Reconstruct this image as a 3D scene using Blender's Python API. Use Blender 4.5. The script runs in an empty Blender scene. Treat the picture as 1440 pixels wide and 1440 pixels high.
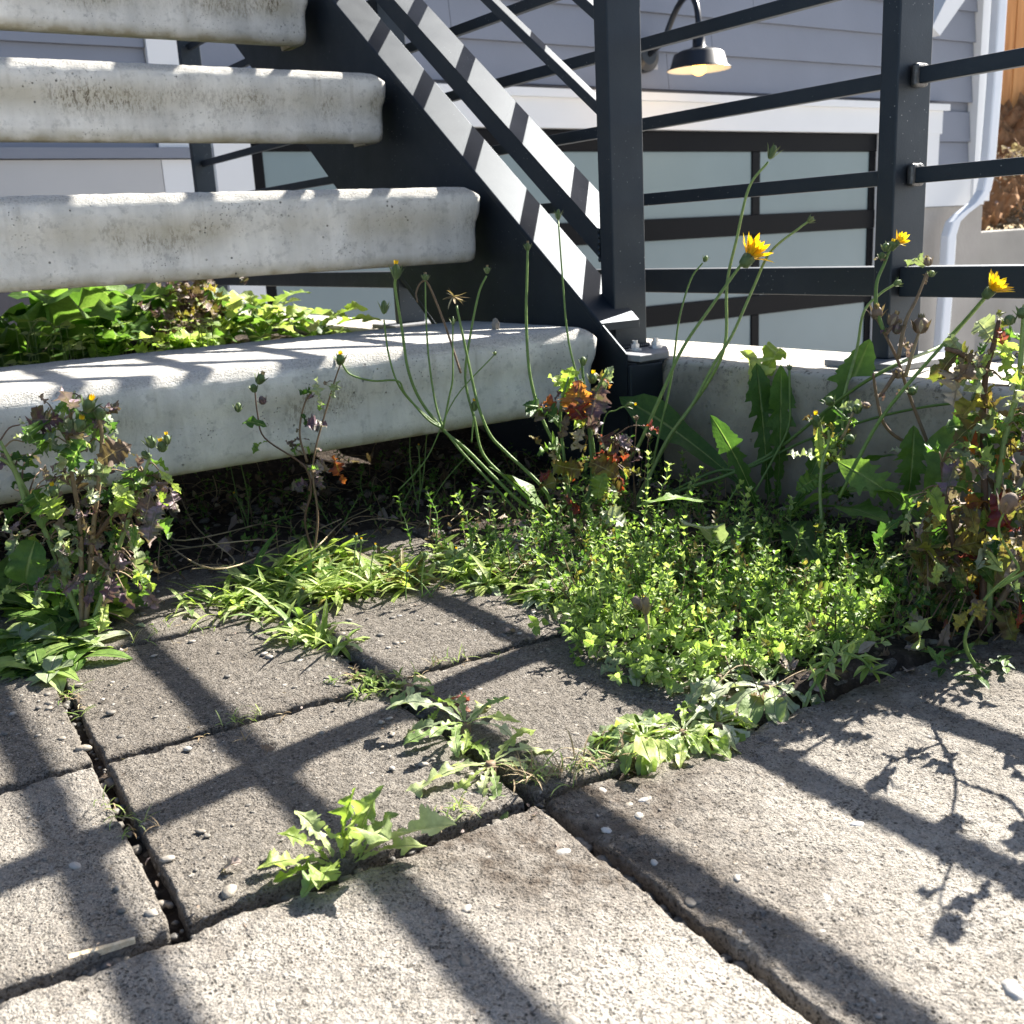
import bpy, math, random
import numpy as np
from mathutils import Vector, Matrix
random.seed(7); rng = np.random.default_rng(11)
R = math.radians
scn = bpy.context.scene
COL = scn.collection
# ---------------------------------------------------------------- camera
H = 0.31; PITCH, ROLL, FPX, ANG = R(14.506), R(-3.034), 1481.5, R(33.4)
_A = np.array([math.cos(ANG), math.sin(ANG), 0]); _N = np.array([-_A[1], _A[0], 0]); _Z = np.array([0, 0, 1.])
_F = np.array([0, math.cos(PITCH), -math.sin(PITCH)]); _R = np.array([1., 0, 0]); _U = np.cross(_R, _F)
_R2 = _R*math.cos(ROLL)+_U*math.sin(ROLL); _U2 = -_R*math.sin(ROLL)+_U*math.cos(ROLL)
tow = lambda v: np.array([v@_A, v@_N, v[2]])          # x runs along the stair treads, y up the flight
CF, CR, CU = tow(_F), tow(_R2), tow(_U2)
cam = bpy.data.cameras.new('camera'); co = bpy.data.objects.new('camera', cam); COL.objects.link(co); scn.camera = co
cam.sensor_width = 36; cam.sensor_fit = 'HORIZONTAL'; cam.lens = 36*FPX/1440; cam.clip_start = .02; cam.clip_end = 300
co.matrix_world = Matrix(((CR[0], CU[0], -CF[0], 0), (CR[1], CU[1], -CF[1], 0), (CR[2], CU[2], -CF[2], H), (0, 0, 0, 1)))
cam.dof.use_dof = True; cam.dof.focus_distance = .85; cam.dof.aperture_fstop = 22
scn.render.resolution_x = scn.render.resolution_y = 1024
# ---------------------------------------------------------------- sky, sun, exposure
SUN_EL, SUN_AZ = R(38.5), R(10)          # azimuth from +x towards +y
w = bpy.data.worlds.new('World'); scn.world = w; w.use_nodes = True
nt = w.node_tree; bg = nt.nodes['Background']; sk = nt.nodes.new('ShaderNodeTexSky')
sk.sky_type = 'NISHITA'; sk.sun_disc = False; sk.sun_elevation = SUN_EL; sk.sun_rotation = R(90)-SUN_AZ
sk.air_density = .9; sk.dust_density = 1.6; sk.ozone_density = 1.0
nt.links.new(sk.outputs[0], bg.inputs[0]); bg.inputs[1].default_value = .058
sl = bpy.data.lights.new('sun', 'SUN'); sl.energy = 5.0; sl.angle = R(.42); sl.color = (1, .95, .87)
so = bpy.data.objects.new('sun', sl); COL.objects.link(so)
sd = Vector((math.cos(SUN_EL)*math.cos(SUN_AZ), math.cos(SUN_EL)*math.sin(SUN_AZ), math.sin(SUN_EL)))
so.rotation_euler = sd.to_track_quat('Z', 'Y').to_euler(); so.location = (3, 0, 5)
scn.view_settings.view_transform = 'Standard'; scn.view_settings.look = 'None'; scn.view_settings.gamma = 1
scn.view_settings.use_curve_mapping = False; scn.view_settings.exposure = 2.0
# ---------------------------------------------------------------- where a sight line meets a surface of the place
def ray(x, y): return CF + CR*(x-720)/FPX - CU*(y-720)/FPX
CP = np.array([0, 0, H])
def G(x, y, z=0.): d = ray(x, y); return CP + d*((z-H)/d[2])
def onX(x, y, X): d = ray(x, y); return CP + d*(X/d[0])
def onY(x, y, Y): d = ray(x, y); return CP + d*(Y/d[1])
def at(x, y, dep): return CP + ray(x, y)*dep
def depth(p): return float((np.array(p)-CP)@CF)
# ---------------------------------------------------------------- mesh builder
class MB:
    def __init__(s): s.v = []; s.f = []; s.c = []; s.n = 0
    def add(s, v, f, c=None):
        v = np.asarray(v, float).reshape(-1, 3)
        s.v.append(v); s.f += [tuple(int(i)+s.n for i in q) for q in f]
        if c is None: c = np.zeros((len(v), 3))
        c = np.asarray(c, float)
        if c.ndim == 1: c = np.tile(c, (len(v), 1))
        s.c.append(c); s.n += len(v); return s
    def box(s, a, b, c=None):
        x0, y0, z0 = a; x1, y1, z1 = b
        return s.add([(x0,y0,z0),(x1,y0,z0),(x1,y1,z0),(x0,y1,z0),(x0,y0,z1),(x1,y0,z1),(x1,y1,z1),(x0,y1,z1)],
                     [(0,3,2,1),(4,5,6,7),(0,1,5,4),(1,2,6,5),(2,3,7,6),(3,0,4,7)], c)
    def prism(s, poly, axis, a, b, c=None):
        """poly: list of 2D points in the plane across the axis; extruded from a to b"""
        n = len(poly); v = []
        for t in (a, b):
            for p, q in poly:
                v.append({'x': (t, p, q), 'y': (p, t, q), 'z': (p, q, t)}[axis])
        f = [tuple(range(n))[::-1], tuple(range(n, 2*n))]+[(i, (i+1) % n, n+(i+1) % n, n+i) for i in range(n)]
        return s.add(v, f, c)
    def tube(s, pts, rad, n=6, c=None, cap=True):
        pts = np.asarray(pts, float); m = len(pts)
        rad = np.full(m, rad, float) if np.isscalar(rad) else np.interp(np.linspace(0, 1, m), np.linspace(0, 1, len(rad)), rad)
        T = np.gradient(pts, axis=0); T /= np.linalg.norm(T, axis=1)[:, None]+1e-12
        u = np.cross(T[0], [0, 0, 1.]);
        if np.linalg.norm(u) < .1: u = np.cross(T[0], [1., 0, 0])
        u /= np.linalg.norm(u); V = []
        for i in range(m):
            u = u-T[i]*(u@T[i]); u /= np.linalg.norm(u)+1e-12; w_ = np.cross(T[i], u)
            a = np.arange(n)*2*math.pi/n
            V.append(pts[i]+rad[i]*(np.cos(a)[:, None]*u+np.sin(a)[:, None]*w_))
        f = [(i*n+j, i*n+(j+1) % n, (i+1)*n+(j+1) % n, (i+1)*n+j) for i in range(m-1) for j in range(n)]
        if cap: f += [tuple(range(n))[::-1], tuple(range((m-1)*n, m*n))]
        return s.add(np.concatenate(V), f, c)
    def ball(s, p, r, c=None, n=8, m=5, axis=None):
        """squashable ball; r scalar or 3-vector; axis tilts z to that direction"""
        r = np.ones(3)*r; V = [(0, 0, -1)]
        for i in range(1, m):
            a = -math.pi/2+math.pi*i/m
            V += [(math.cos(a)*math.cos(2*math.pi*j/n), math.cos(a)*math.sin(2*math.pi*j/n), math.sin(a)) for j in range(n)]
        V.append((0, 0, 1)); V = np.array(V)*r
        if axis is not None:
            q = Vector(axis).to_track_quat('Z', 'Y').to_matrix(); V = V@np.array(q).T
        f = [(0, 1+(j+1) % n, 1+j) for j in range(n)]
        for i in range(m-2): f += [(1+i*n+j, 1+i*n+(j+1) % n, 1+(i+1)*n+(j+1) % n, 1+(i+1)*n+j) for j in range(n)]
        L = 1+(m-1)*n; f += [(L, L-n+j, L-n+(j+1) % n) for j in range(n)]
        return s.add(V+np.asarray(p), f, c)
    def build(s, name, mat, parent=None, origin=(0, 0, 0), smooth=False, bevel=0, loc=None):
        me = bpy.data.meshes.new(name); V = np.concatenate(s.v)-np.asarray(origin)
        me.from_pydata(V.tolist(), [], s.f); me.materials.append(mat)
        a = me.color_attributes.new('Col', 'FLOAT_COLOR', 'POINT')
        cc = np.ones((len(V), 4)); cc[:, :3] = np.concatenate(s.c); a.data.foreach_set('color', cc.ravel())
        if smooth: me.polygons.foreach_set('use_smooth', [True]*len(me.polygons))
        o = bpy.data.objects.new(name, me); COL.objects.link(o)
        if parent is not None: o.parent = parent
        else: o.location = origin
        if bevel:
            b = o.modifiers.new('bevel', 'BEVEL'); b.width = bevel; b.segments = 2; b.limit_method = 'ANGLE'; b.angle_limit = R(40)
        return o
def tag(o, label=None, cat=None, group=None, kind=None):
    for k, v in (('label', label), ('category', cat), ('group', group), ('kind', kind)):
        if v: o[k] = v
    return o
def thing(name, loc, label=None, cat=None, group=None, kind=None):
    o = bpy.data.objects.new(name, None); COL.objects.link(o); o.location = loc; o.empty_display_size = .02
    return tag(o, label, cat, group, kind)
def grid_obj(name, V, F, mat, parent=None, origin=(0, 0, 0), attr=None):
    me = bpy.data.meshes.new(name); V = np.asarray(V)-np.asarray(origin)
    me.vertices.add(len(V)); me.vertices.foreach_set('co', V.astype('f').ravel())
    F = np.asarray(F, 'i'); me.loops.add(F.size); me.loops.foreach_set('vertex_index', F.ravel())
    me.polygons.add(len(F)); me.polygons.foreach_set('loop_start', np.arange(len(F), dtype='i')*4)
    me.polygons.foreach_set('use_smooth', np.ones(len(F), bool)); me.update(calc_edges=True); me.materials.append(mat)
    a = me.color_attributes.new('Col', 'FLOAT_COLOR', 'POINT'); cc = np.ones((len(V), 4))
    if attr is not None: cc[:, :3] = attr
    a.data.foreach_set('color', cc.ravel())
    o = bpy.data.objects.new(name, me); COL.objects.link(o)
    if parent is not None: o.parent = parent
    else: o.location = origin
    return o
def quads(nu, nv):
    i = np.arange(nu-1)[:, None]*nv+np.arange(nv-1)[None, :]
    return np.stack([i, i+nv, i+nv+1, i+1], -1).reshape(-1, 4)
def vnoise(x, y, seed=0):
    x = np.asarray(x, float); y = np.asarray(y, float)
    xi = np.floor(x).astype(np.int64); yi = np.floor(y).astype(np.int64); fx = x-xi; fy = y-yi
    fx = fx*fx*(3-2*fx); fy = fy*fy*(3-2*fy)
    def h(a, b):
        n = (a*374761393+b*668265263+seed*974711) & 0xffffffff; n = ((n ^ (n >> 13))*1274126177) & 0xffffffff
        return ((n ^ (n >> 16)) & 0xffff)/65535.
    return (h(xi, yi)*(1-fx)+h(xi+1, yi)*fx)*(1-fy)+(h(xi, yi+1)*(1-fx)+h(xi+1, yi+1)*fx)*fy
# ---------------------------------------------------------------- materials
class NB:
    def __init__(s, name):
        s.m = bpy.data.materials.new(name); s.m.use_nodes = True; s.t = s.m.node_tree; s.t.nodes.clear()
        s.out = s.n('ShaderNodeOutputMaterial'); s.co = s.n('ShaderNodeTexCoord').outputs['Object']
    def n(s, k, **kw):
        n = s.t.nodes.new(k)
        for a, v in kw.items(): setattr(n, a, v)
        return n
    def L(s, a, b): s.t.links.new(a, b)
    def set(s, sock, v):
        if hasattr(v, 'is_linked') or isinstance(v, bpy.types.NodeSocket): s.L(v, sock)
        elif isinstance(v, tuple) and len(v) == 3 and sock.type == 'RGBA': sock.default_value = (*v, 1)
        else: sock.default_value = v
    def noise(s, scale, detail=4, rough=.55, co=None, dist=0):
        n = s.n('ShaderNodeTexNoise'); s.L(co or s.co, n.inputs['Vector']); n.inputs['Scale'].default_value = scale
        n.inputs['Detail'].default_value = detail; n.inputs['Roughness'].default_value = rough; n.inputs['Distortion'].default_value = dist
        return n.outputs['Fac']
    def voro(s, scale, feat='F1', out='Distance', co=None, rnd=1):
        n = s.n('ShaderNodeTexVoronoi', feature=feat); s.L(co or s.co, n.inputs['Vector']); n.inputs['Scale'].default_value = scale
        n.inputs['Randomness'].default_value = rnd
        return n.outputs[out]
    def mr(s, v, a, b, c=0., d=1.):
        n = s.n('ShaderNodeMapRange'); s.L(v, n.inputs[0])
        for i, q in enumerate((a, b, c, d)): n.inputs[i+1].default_value = q
        return n.outputs[0]
    def math(s, op, a, b=0.):
        n = s.n('ShaderNodeMath', operation=op); s.set(n.inputs[0], a); s.set(n.inputs[1], b); return n.outputs[0]
    def mix(s, f, a, b, mode='MIX'):
        n = s.n('ShaderNodeMix', data_type='RGBA', blend_type=mode); s.set(n.inputs[0], f); s.set(n.inputs[6], a); s.set(n.inputs[7], b)
        return n.outputs[2]
    def ramp(s, f, stops):
        n = s.n('ShaderNodeValToRGB'); s.L(f, n.inputs[0]); e = n.color_ramp.elements
        while len(e) < len(stops): e.new(.5)
        for q, (p, c) in zip(e, stops): q.position = p; q.color = (*c, 1)
        return n.outputs[0]
    def col(s):
        a = s.n('ShaderNodeAttribute'); a.attribute_name = 'Col'; x = s.n('ShaderNodeSeparateColor'); s.L(a.outputs['Color'], x.inputs[0]); return x.outputs
    def map(s, sc=(1, 1, 1)):
        m = s.n('ShaderNodeMapping'); s.L(s.co, m.inputs[0]); m.inputs['Scale'].default_value = sc; return m.outputs[0]
    def bump(s, h, dist, strength=1., normal=None):
        b = s.n('ShaderNodeBump'); s.L(h, b.inputs['Height']); b.inputs['Distance'].default_value = dist; b.inputs['Strength'].default_value = strength
        if normal is not None: s.L(normal, b.inputs['Normal'])
        return b.outputs[0]
    def bsdf(s, color, rough=.6, bump=None, spec=.4, metal=0, **kw):
        p = s.n('ShaderNodeBsdfPrincipled'); s.set(p.inputs['Base Color'], color); s.set(p.inputs['Roughness'], rough)
        p.inputs['Specular IOR Level'].default_value = spec; p.inputs['Metallic'].default_value = metal
        if bump is not None: s.L(bump, p.inputs['Normal'])
        for k, v in kw.items(): s.set(p.inputs[k], v)
        s.L(p.outputs[0], s.out.inputs[0]); return p
def m_paver():
    b = NB('paver_concrete'); d = b.col(); wn = b.n('ShaderNodeVectorMath', operation='MULTIPLY_ADD'); nz = b.n('ShaderNodeTexNoise'); b.L(b.co, nz.inputs['Vector']); nz.inputs['Scale'].default_value = 300
    b.L(nz.outputs['Color'], wn.inputs[0]); wn.inputs[1].default_value = (.0016,)*3; b.L(b.co, wn.inputs[2]); cw = wn.outputs[0]
    big = b.noise(8, 5, .6); med = b.noise(95, 6, .7); gr = b.noise(420, 4, .75)
    def grey(o): x = b.n('ShaderNodeSeparateColor'); b.L(o, x.inputs[0]); return x.outputs[0]
    c1 = grey(b.voro(620, out='Color', co=cw)); c2 = grey(b.voro(1500, out='Color')); d1 = b.voro(620, co=cw); st = grey(b.voro(210, out='Color', co=cw)); sd_ = b.voro(210, co=cw)
    v = b.math('ADD', b.math('MULTIPLY', c1, .26), b.math('ADD', b.math('MULTIPLY', c2, .26), b.math('ADD', b.math('MULTIPLY', med, .30), b.math('MULTIPLY', gr, .24))))
    c = b.ramp(v, [(.34, (.080, .070, .058)), (.48, (.140, .125, .106)), (.62, (.200, .180, .155)), (.80, (.32, .295, .26))])
    c = b.mix(b.mr(big, .38, .66, 0, .45), c, (.150, .130, .107))
    # pale dust or dark soil rubbed in (vertex attribute: red = pale, green = soil)
    pale = b.math('MULTIPLY', d[0], b.mr(b.noise(32, 5, .7), .3, .62, .5, 1)); pale = b.math('MULTIPLY', pale, b.mr(v, .36, .58, .62, .95))
    c = b.mix(pale, c, (.52, .485, .43))
    soil = b.math('MULTIPLY', d[1], b.mr(b.noise(45, 5, .7), .3, .6, .35, 1)); c = b.mix(soil, c, (.095, .075, .058))
    # exposed stones: here and there a cell of its own colour
    stone = b.math('MULTIPLY', b.mr(st, .86, .90), b.mr(sd_, .36, .28)); c = b.mix(b.math('MULTIPLY', stone, .75), c, b.ramp(c1, [(0, (.13, .12, .115)), (.5, (.30, .25, .19)), (1, (.46, .44, .41))]))
    pit = b.math('MULTIPLY', b.mr(b.voro(240), .26, .15), b.mr(b.noise(48, 3, .6), .50, .60)); pit = b.math('MAXIMUM', pit, b.math('MULTIPLY', b.mr(b.noise(230, 4, .7, dist=1.2), .40, .35), .85))
    spk = b.math('MULTIPLY', b.mr(b.voro(430, co=cw), .34, .22), b.mr(b.noise(30, 5, .7), .40, .58)); pit = b.math('MAXIMUM', pit, b.math('MULTIPLY', spk, .85)); c = b.mix(b.math('MULTIPLY', pit, .8), c, (.042, .035, .029))
    h = b.math('SUBTRACT', b.math('ADD', b.math('MULTIPLY', med, 1.5), b.math('ADD', b.math('MULTIPLY', gr, 1.2), b.math('MULTIPLY', stone, .5))), b.math('ADD', b.math('MULTIPLY', d1, .45), b.math('MULTIPLY', pit, 1.3)))
    b.bsdf(c, .92, b.bump(h, .0020, 1.), .2); return b.m
def m_stone(name, stops, scale=70, rough=.6):
    b = NB(name); d = b.col(); c = b.ramp(d[0], stops)
    c = b.mix(b.mr(b.noise(scale*6, 3), .4, .7, 0, .4), c, (.25, .23, .2))
    b.bsdf(c, rough, b.bump(b.noise(500, 3), .0004), .35); return b.m
def m_soil():
    b = NB('soil'); c = b.ramp(b.noise(120, 6, .7), [(.3, (.022, .017, .013)), (.55, (.06, .046, .036)), (.78, (.15, .12, .095))])
    c = b.mix(b.mr(b.voro(300, out='Color'), .8, 1, 0, .6), c, (.22, .19, .155))
    b.bsdf(c, .95, b.bump(b.noise(260, 6, .75), .004), .15); return b.m
def m_tread():
    b = NB('precast_concrete'); sx = b.n('ShaderNodeSeparateXYZ'); b.L(b.co, sx.inputs[0]); z = sx.outputs[2]
    oi = b.n('ShaderNodeObjectInfo'); va = b.n('ShaderNodeVectorMath', operation='MULTIPLY_ADD'); cmb = b.n('ShaderNodeCombineXYZ')
    for i in (0, 1): b.L(oi.outputs['Random'], cmb.inputs[i])
    b.L(cmb.outputs[0], va.inputs[0]); va.inputs[1].default_value = (7.3, 3.1, 0); b.L(b.co, va.inputs[2]); b.co = va.outputs[0]
    c = b.ramp(b.noise(22, 6, .65), [(.28, (.56, .54, .495)), (.5, (.68, .66, .61)), (.72, (.76, .74, .69))])
    c = b.mix(b.mr(b.noise(1, 4, .6, co=b.map((16, 16, 1.4))), .42, .66, 0, .6), c, (.40, .40, .38))
    c = b.mix(b.mr(b.noise(75, 4, .7), .54, .66, 0, .35), c, (.22, .22, .215))
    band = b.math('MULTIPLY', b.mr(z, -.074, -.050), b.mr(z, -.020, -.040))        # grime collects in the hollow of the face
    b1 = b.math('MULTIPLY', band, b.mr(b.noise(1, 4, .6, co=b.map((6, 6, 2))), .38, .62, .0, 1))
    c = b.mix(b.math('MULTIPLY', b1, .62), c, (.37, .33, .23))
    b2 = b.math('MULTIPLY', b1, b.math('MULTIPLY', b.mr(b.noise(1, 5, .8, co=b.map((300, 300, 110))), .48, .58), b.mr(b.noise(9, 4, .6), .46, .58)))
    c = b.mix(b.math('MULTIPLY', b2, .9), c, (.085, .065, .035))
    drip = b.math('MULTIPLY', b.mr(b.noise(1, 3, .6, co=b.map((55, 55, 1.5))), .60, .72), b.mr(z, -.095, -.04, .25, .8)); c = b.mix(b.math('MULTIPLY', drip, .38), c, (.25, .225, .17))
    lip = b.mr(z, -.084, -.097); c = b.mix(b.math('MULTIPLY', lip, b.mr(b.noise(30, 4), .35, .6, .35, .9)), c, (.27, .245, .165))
    pit = b.math('MULTIPLY', b.mr(b.voro(95), .14, .09), b.mr(b.noise(14, 3), .54, .62)); pit2 = b.math('MULTIPLY', b.mr(b.voro(260), .19, .13), b.mr(b.noise(20, 3), .52, .64)); pits = b.math('MAXIMUM', pit, pit2)
    c = b.mix(b.math('MULTIPLY', pits, b.mr(z, -.004, -.012, .2, .75)), c, (.09, .085, .08))
    top = b.mr(z, -.013, -.006); c = b.mix(b.math('MULTIPLY', top, .7), c, (.56, .54, .495))
    tg = b.math('MULTIPLY', top, b.mr(b.noise(420, 3, .7), .50, .64, 0, .6)); c = b.mix(tg, c, (.26, .245, .22))
    h = b.math('ADD', b.noise(300, 5, .7), b.math('MULTIPLY', pits, -3)); n = b.bump(h, .0009)
    h2 = b.math('MULTIPLY', b.noise(480, 3, .75), top); n = b.bump(h2, .004, 1, n)
    b.bsdf(c, .85, n, .25); return b.m
def m_curb():
    b = NB('curb_concrete'); sx = b.n('ShaderNodeSeparateXYZ'); b.L(b.co, sx.inputs[0]); z = sx.outputs[2]
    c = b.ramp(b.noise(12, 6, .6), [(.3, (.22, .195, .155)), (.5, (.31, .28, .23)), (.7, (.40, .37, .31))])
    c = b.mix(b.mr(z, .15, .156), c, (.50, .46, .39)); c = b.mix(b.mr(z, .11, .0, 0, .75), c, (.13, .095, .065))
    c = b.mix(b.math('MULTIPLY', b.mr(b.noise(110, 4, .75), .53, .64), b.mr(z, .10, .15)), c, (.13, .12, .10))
    h = b.math('ADD', b.noise(90, 5, .65), b.mr(b.voro(70), .13, .06, 0, -1.)); b.bsdf(c, .88, b.bump(h, .0022), .25); return b.m
def m_plain(name, c, rough=.6, spec=.4, var=.12, scale=6, bump=0, bscale=200, metal=0):
    b = NB(name); cc = b.mix(b.mr(b.noise(scale, 4), .3, .7), tuple(x*(1-var) for x in c), tuple(min(1, x*(1+var)) for x in c))
    b.bsdf(cc, rough, b.bump(b.noise(bscale, 4), bump) if bump else None, spec, metal); return b.m
def m_metal():
    b = NB('black_painted_steel'); d1 = b.voro(150); msk = b.noise(9, 3)
    speck = b.math('MULTIPLY', b.mr(d1, .09, .05), b.mr(msk, .46, .60)); fl = b.mr(b.noise(1, 4, .7, co=b.map((420, 420, 160))), .70, .74, 0, .7)
    c = b.mix(b.math('MAXIMUM', speck, b.math('MULTIPLY', fl, b.mr(msk, .40, .60))), (.002, .0035, .0065), (.42, .42, .40))
    c = b.mix(b.mr(b.noise(14, 5, .6), .45, .8, 0, .06), c, (.14, .14, .14))
    b.bsdf(c, b.mr(b.noise(25, 4), .3, .7, .50, .58), b.bump(b.noise(600, 2), .00015), .68, **{'Specular Tint': (.72, .86, 1.)}); return b.m
def m_leaf(name, stops, trans=.4, tcol=1.7, vein=(.36, .44, .18), rough=.5, blotch=None, spec=.35):
    b = NB(name); d = b.col(); c = b.ramp(d[0], stops)
    c = b.mix(b.mr(b.noise(160, 4, .6), .35, .65, 0, .35), c, tuple(x*.6 for x in stops[0][1]))
    if blotch: c = b.mix(b.mr(b.noise(70, 4, .65), .46, .58, 0, .85), c, blotch)
    v = b.math('MULTIPLY', b.mr(d[1], .10, .03), b.mr(d[2], 1, .5, .1, .8)); c = b.mix(v, c, vein)
    rib = b.n('ShaderNodeTexWave'); rib.inputs['Scale'].default_value = 1.
    hb = b.math('ADD', b.noise(190, 3, .6), b.math('MULTIPLY', b.mr(d[1], .12, .0), -1.2))
    p = b.n('ShaderNodeBsdfPrincipled'); b.L(c, p.inputs['Base Color']); p.inputs['Roughness'].default_value = rough
    p.inputs['Specular IOR Level'].default_value = spec; nb = b.bump(hb, .0009); b.L(nb, p.inputs['Normal'])
    t = b.n('ShaderNodeBsdfTranslucent'); tc = b.mix(1., c, (tcol*1.0, tcol*1.08, tcol*.58), 'MULTIPLY'); b.L(tc, t.inputs['Color']); b.L(nb, t.inputs['Normal'])
    mx = b.n('ShaderNodeMixShader'); mx.inputs[0].default_value = trans; b.L(p.outputs[0], mx.inputs[1]); b.L(t.outputs[0], mx.inputs[2])
    b.L(mx.outputs[0], b.out.inputs[0]); return b.m
M = dict(
    paver=m_paver(), soil=m_soil(), tread=m_tread(), curb=m_curb(), metal=m_metal(),
    pebble=m_stone('pebble_stone', [(0, (.06, .058, .056)), (.35, (.15, .135, .115)), (.6, (.25, .215, .17)), (.85, (.36, .34, .31)), (1, (.56, .55, .53))]),
    siding=m_plain('grey_siding_paint', (.19, .207, .25), .55, .35, .04, 3, .0006, 60),
    trim=m_plain('white_trim_paint', (.66, .67, .68), .45, .4, .02, 2), trimg=m_plain('grey_white_skirt', (.43, .43, .43), .6, .3, .04, 2),
    found=m_plain('foundation_concrete', (.33, .31, .285), .9, .2, .1, 3, .003, 40),
    foundd=m_plain('painted_foundation', (.12, .112, .12), .9, .2, .15, 3, .003, 40),
    retain=m_plain('retaining_wall_concrete', (.30, .285, .26), .9, .2, .12, 2, .003, 40),
    drive=m_plain('driveway_concrete', (.36, .345, .33), .9, .2, .08, 1.5, .002, 60),
    walk=m_plain('walk_concrete', (.30, .28, .26), .9, .2, .1, 3, .002, 90),
    door=m_plain('black_door_frame', (.0025, .003, .0045), .5, .12, .1), pane=m_plain('frosted_pane', (.17, .225, .24), .22, .5, .06, 1.2),
    lampm=m_plain('lamp_enamel', (.005, .007, .011), .34, .5, .05), lampin=m_plain('lamp_white_enamel', (.50, .48, .43), .4, .4, .02),
    galv=m_plain('zinc_bolt', (.62, .63, .65), .35, .5, .15, 300, .0003, 500, metal=.8), plate=m_plain('base_plate_steel', (.22, .225, .235), .5, .5, .2, 60, .0003, 300),
    weld=m_plain('weld_metal', (.10, .10, .10), .4, .5, .4, 200, .001, 300, metal=.6),
    spout=m_plain('white_downspout', (.60, .64, .70), .35, .45, .03, 3),
    leaf=m_leaf('leaf_green', [(0, (.040, .095, .022)), (.5, (.09, .18, .035)), (1, (.19, .30, .07))]),
    leafl=m_leaf('leaf_lime', [(0, (.19, .28, .05)), (.5, (.34, .44, .10)), (1, (.52, .58, .22))], .42, 1.5),
    rosette=m_leaf('rosette_leaf', [(0, (.19, .29, .09)), (.5, (.37, .46, .17)), (1, (.58, .62, .33))], .33, 1.35, (.6, .64, .42)),
    mat=m_leaf('knotweed_leaf', [(0, (.16, .26, .06)), (.5, (.33, .45, .12)), (1, (.52, .60, .27))], .42, 1.5),
    sage=m_leaf('grey_green_leaf', [(0, (.18, .24, .12)), (.5, (.34, .40, .23)), (1, (.54, .56, .39))], .28, 1.2, (.5, .5, .36)),
    dry=m_leaf('dry_leaf', [(0, (.12, .08, .05)), (.35, (.26, .19, .14)), (.65, (.36, .28, .27)), (1, (.52, .44, .33))], .25, 1.1, (.4, .3, .2), .7),
    purple=m_leaf('purple_leaf', [(0, (.10, .05, .07)), (.5, (.20, .12, .15)), (1, (.36, .27, .32))], .25, 1.2, (.34, .26, .26), .5, (.12, .12, .06), .5),
    red=m_leaf('red_leaf', [(0, (.20, .03, .02)), (.5, (.38, .07, .025)), (1, (.48, .22, .05))], .42, 1.35, (.45, .35, .08), .5, (.16, .045, .06)),
    olive=m_leaf('olive_leaf', [(0, (.10, .12, .03)), (.5, (.22, .22, .05)), (1, (.42, .34, .08))], .38, 1.4, (.45, .4, .2), .55, (.14, .08, .04)),
    stem=m_leaf('green_stem', [(0, (.10, .18, .05)), (.5, (.20, .30, .08)), (1, (.34, .42, .16))], .15, 1.2, (.2, .3, .1)),
    stemb=m_leaf('brown_stem', [(0, (.12, .07, .045)), (.5, (.22, .15, .09)), (1, (.36, .27, .15))], .1, 1.1, (.25, .18, .1), .65),
    petal=m_leaf('yellow_petal', [(0, (.80, .45, .01)), (.6, (.88, .60, .015)), (1, (.92, .74, .05))], .4, 1.0, (.8, .5, .02), .6),
    bud=m_leaf('bud_green', [(0, (.07, .11, .04)), (.5, (.13, .19, .07)), (1, (.24, .27, .13))], .1, 1.1, (.2, .26, .1), .6),
    straw=m_leaf('straw', [(0, (.22, .15, .08)), (.5, (.40, .30, .18)), (1, (.58, .48, .30))], .2, 1.1, (.5, .4, .25), .7),
)
def m_wood(name, c1, c2, sc=(3, 3, 40)):
    b = NB(name); c = b.mix(b.mr(b.noise(1, 5, .6, co=b.map(sc)), .3, .7), c1, c2); b.bsdf(c, .7, b.bump(b.noise(1, 5, .6, co=b.map(sc)), .002), .3); return b.m
M['cedar'] = m_wood('cedar_boards', (.42, .16, .045), (.66, .32, .11), (14, 14, 1.5)); M['splinter'] = m_wood('raw_wood', (.62, .46, .28), (.80, .66, .46), (300, 40, 300))
M['dirtbank'] = m_plain('dry_earth_bank', (.22, .12, .06), .95, .1, .5, 8, .05, 9)
def m_bulb():
    b = NB('lamp_bulb'); e = b.n('ShaderNodeEmission'); e.inputs[0].default_value = (1, .50, .10, 1); e.inputs[1].default_value = 1.6; b.L(e.outputs[0], b.out.inputs[0]); return b.m
M['bulb'] = m_bulb()
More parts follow.
